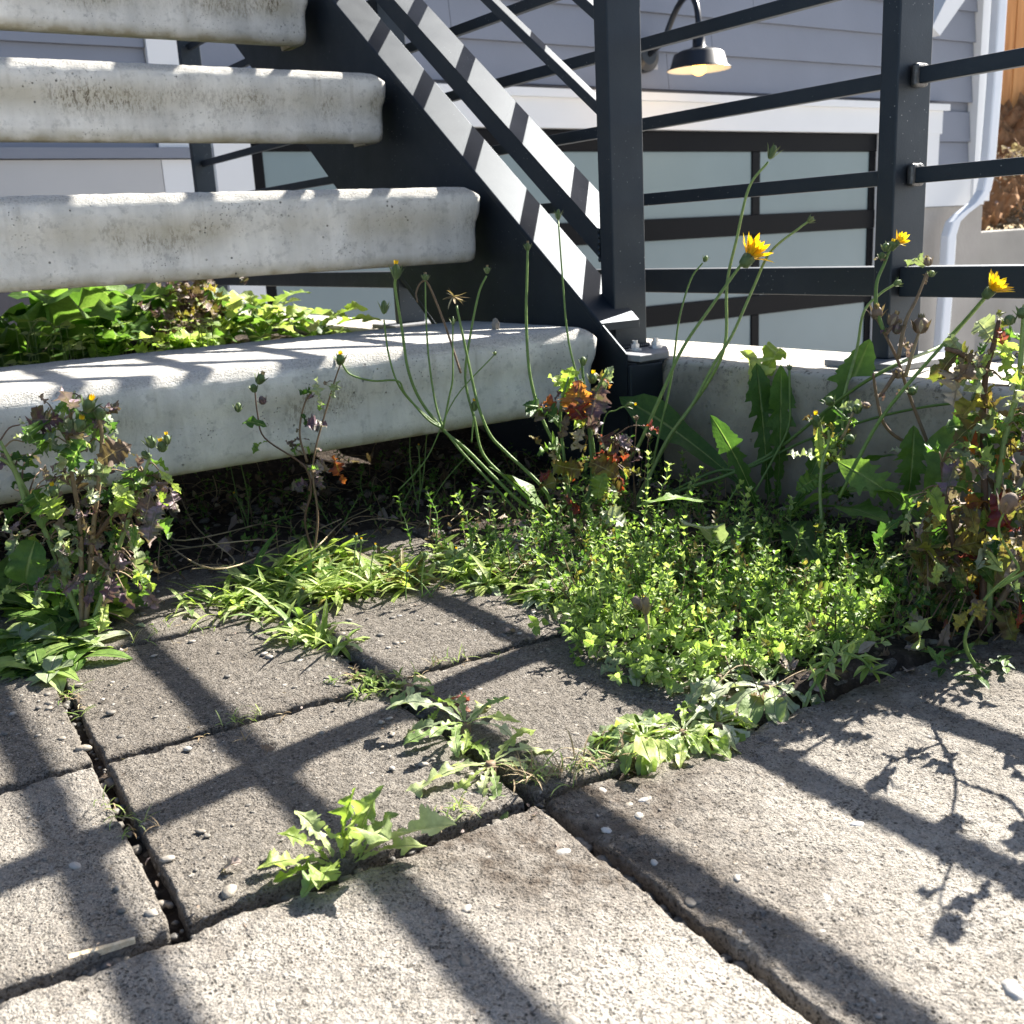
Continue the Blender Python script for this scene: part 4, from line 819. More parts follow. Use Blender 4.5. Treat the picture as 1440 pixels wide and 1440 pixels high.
# ---- cat's ear clump with long bare flower stalks --------------------------------------
bA = G(790, 738); dA = depth(bA)
P = Plant('catsear', bA, 'cats ear clump with long bare stalks leaning left before the lowest tread', 'flowering weed')
P.stem([(785, 738), (740, 712), (693, 667), (655, 632), (623, 603), (590, 563), (573, 517), (563, 460), (557, 405), (557, 388)], dA, dA-.05, [.0021, .0015], rnd=.45)
P.stem([(623, 603), (595, 580), (563, 545), (548, 500), (540, 450)], dA-.03, dA-.06, [.0015, .0010]); P.stem([(623, 603), (600, 590), (570, 552), (558, 537), (523, 535), (490, 525), (480, 510)], dA-.03, dA-.07, [.0014, .0010])
P.stem([(623, 603), (612, 565), (603, 500), (599, 440), (598, 396)], dA-.03, dA-.03, [.0014, .0009]); P.stem([(623, 603), (630, 560), (637, 533), (638, 490), (637, 455)], dA-.03, dA-.05, [.0012, .0008])
P.stem([(780, 730), (767, 690), (713, 640), (690, 610), (673, 567), (660, 510), (650, 467), (642, 430)], dA, dA-.03, [.0020, .0012]); P.stem([(775, 715), (720, 680), (678, 640), (667, 590), (655, 530), (662, 470), (675, 410), (684, 388)], dA, dA, [.0019, .0011])
P.stem([(800, 720), (798, 690), (780, 627), (757, 577), (743, 520), (742, 450), (742, 400), (742, 352)], dA+.01, dA-.01, [.0022, .0013]); P.stem([(825, 730), (832, 640), (818, 560), (800, 480), (791, 400), (785, 310)], dA+.02, dA+.02, [.0018, .0010])
P.stem([(648, 525), (627, 460), (608, 415), (600, 398), (590, 398), (585, 410), (587, 425)], dA-.02, dA-.03, [.0013, .0009], 'stemb'); P.stem([(740, 712), (700, 690), (655, 640), (625, 605)], dA, dA-.03, [.0016, .0015])
P.stem([(663, 622), (664, 600), (667, 582)], dA-.01, dA-.01, .0009); P.stem([(560, 690), (600, 640), (640, 560), (696, 498)], dA-.02, dA, .0007)
for x, y, dd, L, W, tp in [(557, 382, -.05, .017, .0048, 'petal'), (540, 432, -.06, .015, .0036, None), (598, 390, -.03, .0075, .0038, 'straw'), (637, 452, -.05, .011, .0014, None), (685, 380, 0, .008, .0030, 'straw'), (742, 347, -.01, .009, .0032, 'straw'), (785, 302, .02, .013, .0026, None), (667, 571, -.01, .012, .0038, 'petal'), (696, 497, 0, .005, .002, None), (478, 506, -.07, .012, .004, 'petal')]:
    bud(P, at(x, y, dA+dd), at(x, y-20, dA+dd)-at(x, y, dA+dd), L, W, 'bud', 'flower_bud', tp)
pc = at(638, 420, dA-.03); mb = MB()
for k in range(16):
    a = k*2.4; leaf(mb, pc+[0, 0, .002], [math.cos(a), math.sin(a), g.uniform(-.7, 1.3)], UPZ, g.uniform(.012, .022), .0014, 'linear', 5, bend=g.uniform(-.5, .8), fold=.3, g=g, fine=False)
P.part(mb, 'open_seed_head', 'straw')
for k in range(14):
    a = g.uniform(0, 6.28); e = R(g.uniform(0, 35)); P.leaf('leaf', bA+[0, 0, .004], [math.cos(a)*math.cos(e), math.sin(a)*math.cos(e), math.sin(e)], UPZ, g.uniform(.06, .11), .011, kind='lobed', n=6, bend=.9, g=g, wave=.3)
explicit(P, 'leaf', G(780, 735), at(690, 655, dA), .014, 'oblong', 12, .5)
bB = G(880, 725); dB = depth(bB)
P = Plant('catsear', bB, 'cats ear clump by the post foot with the large yellow flower', 'flowering weed')
S1 = P.stem([(872, 725), (880, 660), (900, 625), (927, 560), (958, 490), (1000, 433), (1043, 373), (1056, 360)], dB, dB-.05, [.0024, .0016], rnd=.6)
P.stem([(885, 720), (910, 670), (950, 600), (993, 545), (1018, 485), (1024, 400), (1037, 333), (1055, 267), (1080, 228)], dB, dB-.03, [.0022, .0014], rnd=.7); P.stem([(890, 720), (935, 625), (975, 570), (1005, 510), (1030, 470), (1060, 405), (1085, 355), (1120, 322), (1136, 312)], dB-.01, dB-.04, [.0021, .0012], rnd=.7)
P.stem([(905, 715), (925, 620), (942, 530), (955, 450), (970, 393), (988, 370)], dB, dB, [.0016, .0009]); P.stem([(835, 700), (850, 600), (868, 578), (884, 570)], dB-.02, dB-.02, .0008)
P.stem([(880, 722), (960, 690), (1027, 665), (1093, 632), (1193, 555), (1262, 512), (1325, 483), (1360, 450), (1392, 412)], dB, dB-.12, [.0022, .0014], rnd=.3); P.stem([(890, 700), (1000, 665), (1053, 658), (1130, 622), (1227, 590), (1300, 572), (1365, 565)], dB, dB-.10, [.0018, .0012], rnd=.1)
P.stem([(1187, 640), (1187, 567), (1205, 490), (1215, 440), (1235, 413), (1258, 400)], dB-.1, dB-.13, [.0018, .0012], rnd=.7); P.stem([(1040, 700), (1085, 650), (1110, 600), (1113, 560), (1110, 520)], dB-.05, dB-.06, .0013)
flower(P, at(1052, 364, dB-.05), at(1080, 330, dB-.05)-at(1052, 364, dB-.05)+CU*.002, .030, 36, .85, .6)
P = Plant('catsear', G(1330, 790), 'single yellow flower on a slanting stalk before the fence rail at the right edge', 'flower'); P.stem([(1180, 700), (1240, 590), (1325, 485), (1360, 450), (1388, 414)], .97, .90, [.0018, .0012], rnd=.5); flower(P, at(1392, 410, .90), at(1415, 386, .89)-at(1392, 410, .90), .020, 32, .85, .5)
for (x, y), (x2, y2), dd, L, W in [((1086, 214), (1092, 200), -.03, .017, .0042), ((1140, 309), (1150, 302), -.04, .008, .0036), ((992, 364), (998, 350), 0, .008, .0026), ((1262, 398), (1275, 390), -.13, .009, .003), ((1375, 560), (1385, 552), -.1, .016, .0046), ((1110, 517), (1110, 500), -.06, .006, .0026), ((886, 569), (900, 567), -.02, .010, .0028)]:
    bud(P, at(x, y, dB+dd), at(x2, y2, dB+dd)-at(x, y, dB+dd), L, W, 'bud', 'flower_bud', 'petal' if x == 886 else None)
for k in range(10):
    a = g.uniform(0, 6.28); e = R(g.uniform(0, 35)); P.leaf('leaf', bB+[0, 0, .004], [math.cos(a)*math.cos(e), math.sin(a)*math.cos(e), math.sin(e)], UPZ, g.uniform(.06, .10), .011, kind='lobed', n=6, bend=.9, g=g, wave=.3)
# ---- big lobed leaves in front of the curb ---------------------------------------------
bC = G(1085, 742); dC = depth(bC)
P = Plant('dandelion', bC, 'big dark green dandelion with two tall lobed leaves standing against the curb', 'dandelion'); fc = -CF+np.array([0, 0, .3])
def pl(mat, a, b, W, kind='lobed', n=7, bend=.5, fold=.12, wave=.2, d0=None, d1=None, up=None, PP=None, **k):
    d0 = dC if d0 is None else d0; d1 = dC if d1 is None else d1
    explicit(PP or P, mat, at(*a, d0), at(*b, d1), W, kind, n, bend, fold, wave, up=fc if up is None else up, **k)
explicit(P, 'leaf', onX(1082, 715, .862), onX(1064, 512, .866), .023, 'lobed', 8, .2, .15, .35, up=fc)                                # narrow upright blade
explicit(P, 'leaf', onX(1092, 715, .868), onX(1098, 515, .870), .020, 'lobed', 7, .3, .15, .3, up=fc)
pl('leafl', (1066, 560), (1040, 492), .026, 'lobed', 4, bend=1.5, fold=.45, wave=.5, d0=1.22, d1=1.17, up=np.array([-.2, -.3, 1])); pl('leafl', (1068, 545), (1098, 488), .020, 'lobed', 3, bend=1.3, fold=.5, wave=.5, d0=1.22, d1=1.18, up=np.array([.2, -.3, 1]))
pl('leaf', (1108, 735), (1222, 480), .028, n=8, bend=.55, fold=.25, d1=dC-.03, wave=.4)
explicit(P, 'leaf', onX(1062, 700, .855), onX(872, 556, .812), .020, 'spoon', 14, .7, .2, .35, up=fc); pl('leaf', (1070, 735), (1000, 585), .016, 'lobed', 7, bend=.9, d1=dC-.04)
pl('leaf', (1100, 735), (1260, 640), .022, 'lobed', 7, bend=.8, d1=dC-.12, up=UPZ); pl('leaf', (1095, 735), (1320, 700), .022, 'spoon', 12, bend=.8, d1=dC-.22, up=UPZ); pl('leaf', (1100, 738), (1250, 735), .020, 'lobed', 7, bend=.6, d1=dC-.22, up=UPZ)
pl('leaf', (1090, 738), (1150, 790), .022, 'spoon', 12, bend=.6, d1=dC-.20, up=UPZ); pl('leaf', (1080, 738), (1010, 780), .020, 'lobed', 7, bend=.6, d1=dC-.18, up=UPZ); pl('leaf', (1075, 735), (900, 710), .016, 'lobed', 7, bend=.6, d1=dC-.12, up=UPZ)
pl('leaf', (1290, 730), (1370, 600), .028, 'spoon', 12, bend=1.0, d0=dC-.17, d1=dC-.18, wave=.4); pl('leaf', (1270, 740), (1285, 600), .020, 'lobed', 7, bend=.5, d0=dC-.14, d1=dC-.16); pl('leaf', (1300, 735), (1180, 650), .022, 'lobed', 7, bend=.7, d0=dC-.17, d1=dC-.16)
pl('sage', (1010, 770), (965, 735), .020, 'oblong', 10, bend=.9, d0=dC-.16, d1=dC-.2, up=UPZ)
# ---- sow thistles ----------------------------------------------------------------------
def thistle(name, label, stems, leaves, heads, mats, base, W=.010, seed=0, cat='thistle', lwild=.5, extra=0, region=None, Lr=(.018, .04), smat='stemb', sr=.0018):
    g = np.random.default_rng(seed); b = G(*base); b[2] = 0; d = depth(b); P = Plant(name, b, label, cat); Qs = []
    for k, st in enumerate(stems): Qs.append(P.stem(st[0], d+st[1], d+st[2], [sr*1.15, sr*.65], st[3] if len(st) > 3 else smat, rnd=g.random()))
    for a, c_, w_, mt, *r_ in leaves:
        ddd = r_[0] if r_ else 0; kd = r_[1] if len(r_) > 1 else 'toothed'
        explicit(P, mt, at(*a, d+ddd), at(*c_, d+ddd+g.uniform(-.02, .01)), w_, kd, 7, bend=g.uniform(.2, 1.3), fold=g.uniform(.1, .5), wave=.5, up=UPZ+g.normal(0, .6, 3)-CF*.5, g=g, crinkle=.25)
    AQ = np.concatenate(Qs) if Qs else None; stalk = MB()
    for k in range(extra):
        if region is not None and g.random() < .72:
            x, y = region[int(g.random()*len(region))]; p = at(x+g.normal(0, 15), y+g.normal(0, 18), d+g.normal(0, .020)); near = AQ[np.argmin(((AQ-p)**2).sum(1))]
            dr = unit3(p-near)+g.normal(0, .35, 3)+[0, 0, -.25]; stalk.tube(spline([near, (near+p)/2+[0, 0, .004], p], 3), [.0009, .0005], 4, (g.random(), .5, .5), cap=False)
        else:
            Q = Qs[int(g.random()*len(Qs))]; i_ = int(g.uniform(.12, .95)*len(Q)); p = Q[i_]; dr = np.array([g.normal(), g.normal(), g.normal(0, .5)+.1])
        l = g.uniform(*Lr)
        P.leaf(mats[int(g.random()*len(mats))], p, dr, UPZ+g.normal(0, .35, 3), l, l*g.uniform(.14, .27), kind=('toothed', 'toothed', 'lobed')[int(g.random()*2.9)], n=5, bend=g.uniform(.2, 3.0), fold=g.uniform(.1, .9), wave=.7, g=g, crinkle=lwild*.6, twist=g.uniform(-1.2, 1.2), fine=l > .024)
    if stalk.n: P.part(stalk, 'leaf_stalks', smat)['kind'] = 'stuff'
    for (x, y), dd, L, W_, mt, tp in heads: bud(P, at(x, y, d+dd), np.array([g.normal(0, .3), g.normal(0, .3), 1]), L, W_, mt, 'flower_bud', tp)
    return P
# right edge, big yellowing plant
reg = [(1400, 490), (1330, 640), (1360, 620), (1400, 640), (1430, 600), (1310, 700), (1350, 700), (1400, 700), (1440, 690), (1320, 760), (1360, 780), (1410, 780), (1300, 820), (1350, 840), (1400, 850), (1440, 800), (1330, 880), (1380, 890), (1290, 770), (1430, 860), (1405, 560)]
thistle('sow_thistle', 'big yellowing sow thistle with red and brown curled leaves at the right edge', [
    ([(1390, 890), (1396, 760), (1407, 627), (1428, 560), (1437, 493), (1440, 440)], 0, -.03, 'stem'), ([(1380, 890), (1385, 740), (1387, 593), (1384, 523), (1397, 483), (1405, 450)], 0, -.02), ([(1385, 890), (1350, 800), (1330, 720), (1325, 650)], 0, 0), ([(1385, 880), (1430, 800), (1450, 700)], 0, -.02), ([(1380, 850), (1330, 800), (1290, 770)], 0, 0), ([(1384, 523), (1350, 500), (1330, 490)], -.02, -.03), ([(1407, 627), (1440, 590), (1460, 560)], 0, 0)],
    [((1385, 520), (1338, 498), .012, 'olive'), ((1395, 480), (1375, 452), .012, 'sage'), ((1400, 470), (1403, 435), .007, 'olive'), ((1405, 480), (1440, 470), .010, 'leaf'), ((1390, 560), (1350, 590), .014, 'olive'), ((1400, 600), (1440, 620), .014, 'leafl'), ((1380, 600), (1330, 600), .016, 'leaf', 0, 'oblong'), ((1390, 620), (1340, 650), .014, 'sage'), ((1420, 700), (1440, 720), .014, 'red'), ((1400, 720), (1445, 705), .014, 'red'), ((1395, 760), (1340, 770), .016, 'olive', 0, 'lobed'), ((1340, 800), (1270, 770), .020, 'olive', 0, 'lobed'), ((1380, 860), (1310, 870), .016, 'leaf', 0, 'lobed'), ((1400, 700), (1425, 680), .014, 'dry')],
    [((1420, 450), -.03, .008, .004, 'bud', None), ((1438, 440), -.03, .009, .004, 'bud', None)], ['olive', 'dry', 'olive', 'purple', 'leaf', 'leaf', 'olive', 'leafl', 'dry', 'sage', 'leaf', 'sage', 'leaf', 'olive', 'leaf', 'red'], (1385, 890), seed=80, extra=240, region=reg, Lr=(.016, .042), sr=.0026)
# dry, almost leafless plant in front of the right post
thistle('sow_thistle', 'dry almost leafless sow thistle with seed heads in front of the right fence post', [
    ([(1330, 760), (1322, 680), (1306, 633), (1280, 557), (1263, 510), (1243, 467), (1233, 448)], 0, -.02), ([(1243, 467), (1231, 433), (1232, 400), (1245, 370), (1252, 350)], -.02, -.03, 'stem'), ([(1273, 530), (1285, 490), (1294, 462)], -.02, -.02), ([(1263, 505), (1272, 455), (1290, 420), (1303, 385)], -.02, -.03), ([(1308, 640), (1290, 622), (1267, 617), (1243, 592), (1231, 550), (1228, 525)], 0, -.03), ([(1263, 520), (1240, 550), (1230, 556)], -.02, -.02), ([(1245, 470), (1258, 455), (1262, 440)], -.02, -.02)],
    [((1300, 375), (1275, 366), .008, 'sage'), ((1285, 490), (1262, 486), .006, 'dry'), ((1303, 400), (1310, 380), .006, 'dry'), ((1297, 630), (1248, 636), .005, 'sage'), ((1290, 650), (1275, 685), .007, 'sage')],
    [((1233, 440), -.02, .014, .005, 'dry', 'straw'), ((1256, 450), -.02, .012, .005, 'dry', 'straw'), ((1262, 462), -.02, .011, .0045, 'purple', 'straw'), ((1295, 458), -.02, .015, .0075, 'dry', 'purple'), ((1246, 348), -.03, .008, .004, 'bud', None), ((1254, 346), -.03, .009, .004, 'bud', 'petal'), ((1240, 360), -.03, .007, .003, 'bud', None), ((1263, 525), -.02, .010, .0045, 'dry', None), ((1283, 550), -.02, .008, .004, 'bud', None), ((1305, 368), -.03, .008, .004, 'dry', 'straw'), ((1310, 385), -.03, .006, .003, 'bud', None)], ['dry', 'purple'], (1330, 790), seed=81, extra=8, Lr=(.008, .018))
P = Plant('sow_thistle', G(1255, 800), 'small bright yellow open thistle flower high in front of the right fence post', 'flower'); dF = depth(G(1330, 790))-.03; flower(P, at(1261, 342, dF), at(1272, 332, dF)-at(1261, 342, dF), .013, 22, .8, .4)
P.stem([(1255, 352), (1258, 346), (1261, 342)], dF, dF, .0012)
# small green one in the middle right
thistle('sow_thistle', 'small green sow thistle with nodding buds in front of the curb between the big leaves', [
    ([(1155, 800), (1154, 733), (1152, 690), (1155, 650), (1163, 625), (1165, 605)], 0, -.02, 'stem'), ([(1158, 640), (1152, 600), (1147, 585)], -.01, -.02, 'stem'), ([(1165, 625), (1190, 597), (1172, 572)], -.01, -.02, 'stem'), ([(1165, 630), (1185, 615), (1200, 580)], -.01, -.02, 'stemb'), ([(1155, 640), (1172, 628), (1192, 620)], -.01, -.02, 'stem')],
    [((1155, 645), (1105, 640), .009, 'sage'), ((1158, 650), (1190, 650), .009, 'leafl'), ((1155, 660), (1150, 600), .005, 'leafl'), ((1155, 690), (1200, 700), .012, 'leaf'), ((1152, 670), (1120, 690), .010, 'leaf'), ((1160, 640), (1165, 600), .006, 'leafl'), ((1180, 575), (1215, 570), .006, 'sage'), ((1160, 660), (1185, 640), .007, 'olive')],
    [((1167, 564), -.02, .010, .0042, 'bud', None), ((1148, 592), -.02, .013, .004, 'bud', 'petal'), ((1195, 618), -.02, .010, .0045, 'bud', None), ((1218, 570), -.02, .006, .004, 'dry', None), ((1205, 575), -.02, .010, .004, 'bud', None)], ['leafl', 'leaf', 'olive'], (1155, 790), seed=82, extra=18, Lr=(.010, .022), smat='stem', sr=.0018)
# red leaved one by the post foot
reg = [(820, 560), (835, 580), (800, 600), (830, 610), (850, 620), (780, 640), (820, 640), (860, 650), (800, 680), (840, 690), (870, 660), (880, 640), (790, 700), (850, 720), (815, 700)]
thistle('sow_thistle', 'sow thistle with lime top and glowing red and purple leaves left of the post foot', [
    ([(805, 745), (800, 690), (790, 620), (788, 570), (800, 530)], 0, -.02, 'stem'), ([(810, 745), (830, 680), (828, 620), (822, 560), (818, 510)], 0, -.02, 'stem'), ([(815, 745), (845, 690), (860, 640), (870, 610)], 0, -.01), ([(822, 590), (840, 550), (855, 520)], -.02, -.02, 'stem'), ([(788, 600), (765, 575), (740, 570)], -.01, -.03, 'stem')],
    [((800, 560), (805, 515), .012, 'leafl'), ((795, 550), (770, 530), .010, 'leafl'), ((790, 570), (820, 515), .010, 'leafl'), ((815, 590), (815, 535), .018, 'red', -.02), ((830, 600), (845, 540), .018, 'purple', -.02), ((820, 590), (800, 570), .014, 'red', -.03), ((825, 600), (855, 640), .018, 'purple', -.03), ((815, 600), (800, 580), .012, 'leafl'), ((785, 590), (735, 570), .016, 'leaf', -.03), ((800, 630), (755, 640), .014, 'leaf'), ((835, 640), (885, 640), .014, 'red', -.02), ((830, 650), (870, 670), .016, 'olive', -.02), ((820, 660), (775, 650), .014, 'olive', -.02), ((840, 700), (850, 665), .012, 'leafl', -.04), ((845, 560), (862, 515), .008, 'sage'), ((850, 580), (840, 545), .007, 'sage'), ((845, 720), (880, 740), .013, 'sage', -.04), ((800, 680), (755, 690), .012, 'olive', -.02), ((860, 640), (890, 620), .010, 'purple'), ((845, 690), (880, 690), .013, 'olive')],
    [((820, 508), -.02, .010, .0035, 'bud', None), ((833, 532), -.02, .012, .0045, 'bud', 'petal')], ['olive', 'dry', 'red', 'leaf', 'purple', 'olive', 'sage'], (812, 750), seed=83, extra=56, region=reg, Lr=(.014, .034), sr=.0020)
# withered one at the left
reg = [(60, 600), (110, 590), (150, 640), (90, 650), (130, 690), (170, 680), (60, 680), (110, 730), (160, 740), (200, 720), (80, 760), (130, 780), (180, 780), (215, 690), (60, 800), (110, 810), (150, 820), (40, 740), (120, 620), (25, 640), (200, 790)]
thistle('sow_thistle', 'withered purple brown sow thistle with yellow heads in front of the lowest tread at left', [
    ([(115, 890), (110, 740), (100, 660), (95, 600), (100, 570)], 0, -.04), ([(120, 890), (130, 740), (140, 660), (142, 600), (120, 565)], 0, -.03), ([(118, 880), (60, 740), (30, 680), (0, 620)], 0, -.05, 'stem'), ([(125, 880), (180, 730), (195, 680), (212, 640)], 0, -.02, 'stem'), ([(130, 760), (190, 690), (235, 680)], 0, -.03), ([(40, 720), (20, 660), (-10, 640)], -.03, -.05, 'stem'), ([(110, 640), (85, 600), (78, 580)], -.03, -.04, 'stem')],
    [((60, 640), (30, 600), .016, 'leaf', -.05), ((90, 640), (55, 620), .013, 'sage', -.04), ((100, 660), (120, 620), .014, 'leaf', -.04), ((150, 730), (235, 715), .014, 'purple', -.03, 'lobed'), ((225, 710), (210, 760), .012, 'purple', -.03), ((70, 720), (45, 690), .014, 'leaf', -.04), ((50, 760), (35, 820), .016, 'leaf', -.03, 'oblong'), ((180, 720), (160, 680), .010, 'leafl', -.03), ((140, 650), (185, 625), .012, 'dry', -.03), ((165, 720), (180, 690), .010, 'leafl', -.04), ((90, 590), (45, 590), .016, 'purple', -.04, 'lobed'), ((100, 580), (85, 550), .010, 'purple', -.04), ((190, 690), (185, 660), .012, 'leaf', -.02), ((60, 700), (80, 730), .012, 'leafl', -.05), ((240, 690), (252, 720), .008, 'purple', -.03)],
    [((125, 570), -.05, .014, .005, 'bud', 'petal'), ((112, 598), -.05, .012, .005, 'bud', 'petal'), ((140, 582), -.04, .010, .0045, 'bud', None), ((212, 622), -.02, .011, .004, 'bud', None), ((228, 628), -.02, .010, .004, 'bud', 'petal'), ((235, 618), -.02, .009, .003, 'bud', 'petal'), ((75, 690), -.05, .010, .004, 'bud', 'petal'), ((205, 640), -.02, .009, .003, 'bud', None)], ['purple', 'dry', 'sage', 'leaf', 'sage', 'dry', 'leaf', 'purple', 'leafl'], (120, 892), seed=84, extra=230, region=reg, Lr=(.014, .034), sr=.0021)
# slight one before the middle of the tread
thistle('sow_thistle', 'thin sparse sow thistle with few leaves before the middle of the lowest tread', [
    ([(445, 795), (430, 735), (436, 690), (432, 662), (415, 645), (373, 617), (362, 580), (358, 545)], 0, -.03), ([(438, 795), (447, 730), (440, 670), (443, 633), (460, 572), (474, 530), (479, 512)], 0, -.03), ([(432, 650), (420, 610), (430, 570), (442, 545)], -.01, -.02), ([(434, 690), (450, 650), (470, 650)], 0, 0)],
    [((375, 600), (340, 594), .006, 'leaf', -.03, 'oblong'), ((460, 600), (428, 600), .009, 'purple', -.03), ((452, 570), (446, 530), .009, 'sage', -.03), ((470, 560), (478, 535), .007, 'sage', -.03), ((425, 640), (400, 620), .006, 'purple'), ((435, 670), (455, 655), .009, 'dry'), ((470, 640), (485, 680), .010, 'red'), ((432, 680), (410, 690), .008, 'purple')],
    [((366, 533), -.03, .012, .0042, 'bud', 'straw'), ((357, 546), -.03, .009, .0035, 'bud', None), ((335, 573), -.03, .010, .0032, 'bud', None), ((369, 563), -.03, .009, .0035, 'purple', None), ((479, 505), -.03, .012, .0042, 'bud', 'petal')], ['purple', 'dry', 'leaf'], (435, 800), seed=85, extra=22, Lr=(.010, .022), sr=.0011)
for k, (x, y, lb, mt) in enumerate([(590, 640, 'wiry seeding stalk rising under the right half of the lowest tread', 'stem'), (600, 800, 'short wiry stalks in front of the shaded soil right of the mound', 'stem'), (895, 640, 'thin reddish stalk with tiny heads beside the post foot', 'stemb'), (350, 715, 'thin stalk with a yellow bud in the dark under the lowest tread', 'stem')]):
    yb = y+90 if y < 700 else y+40; d0 = depth(G(x, yb)); P = Plant('wiry_stalk', G(x, yb), lb, 'weed')
    for j in range(4):
        a, b_ = x+g.normal(0, 26), y-g.uniform(0, 70); Q = P.stem([(x+g.normal(0, 6), yb), ((x+a)/2+g.normal(0, 8), (yb+b_)/2), (a, b_)], d0, d0-.01, .0006, mt); bud(P, Q[-1], Q[-1]-Q[-3], .006, .0022, 'dry' if mt == 'stemb' else 'bud', 'flower_bud', 'petal' if j % 2 else None)
# spent head in the mat
P = Plant('spent_flower_head', G(905, 930), 'closed whitish seed head on a pale stalk standing in the green mat', 'flower'); d0 = depth(G(905, 930)); P.stem([(912, 930), (911, 900), (908, 865)], d0, d0, .0012, 'straw'); bud(P, at(908, 852, d0), UPZ, .015, .0035, 'straw'); bud(P, at(897, 848, d0), UPZ-CR*.6, .012, .004, 'dry')
# ---- plants behind the lowest tread ----------------------------------------------------
def behind(x, y, Y, **k): p = onY(x, y, Y); return p
for i, (x, Y, n, L, W, kd, mats, rise, lb, sd_) in enumerate([
    (50, 2.0, 24, .17, .038, 'spoon', ['leaf', 'leaf', 'leaf'], (25, 75), 'dark broad leaved weed behind the lowest tread at far left', 91), (130, 2.15, 30, .20, .038, 'spoon', ['leaf', 'leaf', 'leaf'], (25, 85), 'dark green broad leaved bush behind the lowest tread', 92),
    (200, 2.3, 28, .24, .044, 'toothed', ['leaf', 'leaf', 'leaf', 'sage'], (30, 85), 'tall dark leafy bush left of the brown dried weed behind the tread', 93), (165, 1.95, 18, .10, .024, 'toothed', ['leaf', 'leaf', 'mat'], (20, 70), 'low mixed green weed in front of the dark leafy bush behind the tread', 98),
    (325, 2.05, 22, .16, .030, 'lobed', ['leafl', 'leafl', 'leaf'], (25, 80), 'sunlit lime leaved dandelion behind the lowest tread', 94), (370, 2.0, 22, .16, .030, 'lobed', ['leafl', 'rosette', 'leaf'], (15, 80), 'bright leafy rosette just behind the lit edge of the lowest tread', 95),
    (445, 1.9, 9, .14, .024, 'lobed', ['leafl', 'leafl', 'leaf'], (20, 60), 'sprawling bright leaves on the curb behind the lowest tread', 96), (270, 1.9, 18, .09, .022, 'toothed', ['leaf', 'leafl', 'mat'], (15, 70), 'low lime leaves at the back edge of the lowest tread', 97)]):
    p = onY(x, 500, Y); p[2] = .145; p[0] = min(p[0], .87); rosette('leafy_weed', p, lb, 'weed', mats, n, L, W, kd, 6, rise, seed=sd_, wave=.4)
g = np.random.default_rng(100); P = Plant('dried_weed', onY(270, 440, 2.05), 'mass of brown curled leaves hanging behind the lowest tread', 'weed')
for k in range(110):
    p = onY(268+g.normal(0, 22), 435+g.uniform(-60, 45), 2.05+g.normal(0, .05)); l = g.uniform(.022, .05)
    P.leaf(['dry', 'purple', 'dry', 'olive'][k % 4], p, g.normal(0, 1, 3), UPZ, l, l*.3, kind='toothed', n=6, bend=g.uniform(0, 2.4), fold=.5, wave=.6, g=g, crinkle=.5, fine=False)
mb = MB(); ms = MB()
for k in range(130):
    x = g.uniform(-.4, .66); y = g.uniform(1.62, 2.1); p = np.array([x, y, .165+.04*vnoise(x*14, y*14, 5)+g.uniform(-.02, .03)]); nn = unit3([g.normal(0, .4), g.normal(0, .4), 1])
    ms.tube([p*[1, 1, 0], p], .0007, 4, (.5, .5, .5), cap=False)
    for j in range(3):
        a = j*2.09+g.uniform(0, .4); d = np.array([math.cos(a), math.sin(a), .15]); leaf(mb, p, d, nn, g.uniform(.014, .022), .0078, 'oblong', 6, bend=.3, fold=.2, g=g, fine=False, rnd=g.random())
o = mb.build('clover_patch', M['mat'], None, (.1, 1.45, 0), smooth=True); tag(o, 'patch of clover like leaves along the back of the lowest tread', 'ground cover', kind='stuff')
o = ms.build('clover_stalks', M['stem'], None, (.1, 1.45, 0), smooth=True); tag(o, 'thin stalks of the clover patch behind the lowest tread', 'ground cover', kind='stuff')
P = Plant('tendril', onY(40, 500, 1.9), 'curling pale green tendril looping up behind the lowest tread at left', 'weed')
P.stem([(38, 500), (42, 468), (55, 450), (72, 455), (78, 470), (74, 480)], 1.75, 1.75, .0014, 'stem', rnd=.9)
# ---- loose things on the paving ----------------------------------------------------------
mb = MB(); a, b_ = G(97, 1350, -.002), G(190, 1322, -.001); d = unit3(b_-a); sd2 = np.cross(d, UPZ); V = []; L = np.linalg.norm(b_-a)
for i, t in enumerate(np.linspace(0, 1, 14)):
    wd = .0026*(1-.45*t)+.00015*math.sin(i*2.1); hh_ = .0018*(1-.3*t)
    p = a+d*L*t; V += [p-sd2*wd+[0, 0, -hh_], p+sd2*wd+[0, 0, -hh_*.8], p+sd2*wd*.7+[0, 0, hh_], p+[0, 0, hh_*1.3], p-sd2*wd*.8+[0, 0, hh_*.9]]
F = [(5*i+j, 5*i+(j+1) % 5, 5*i+5+(j+1) % 5, 5*i+5+j) for i in range(13) for j in range(5)]+[(4, 3, 2, 1, 0), tuple(65+j for j in range(5))]
mb.add(V, F); tag(mb.build('wood_splinter', M['splinter'], None, tuple(a)), 'pale wooden splinter lying in the joint at the lower left', 'splinter')
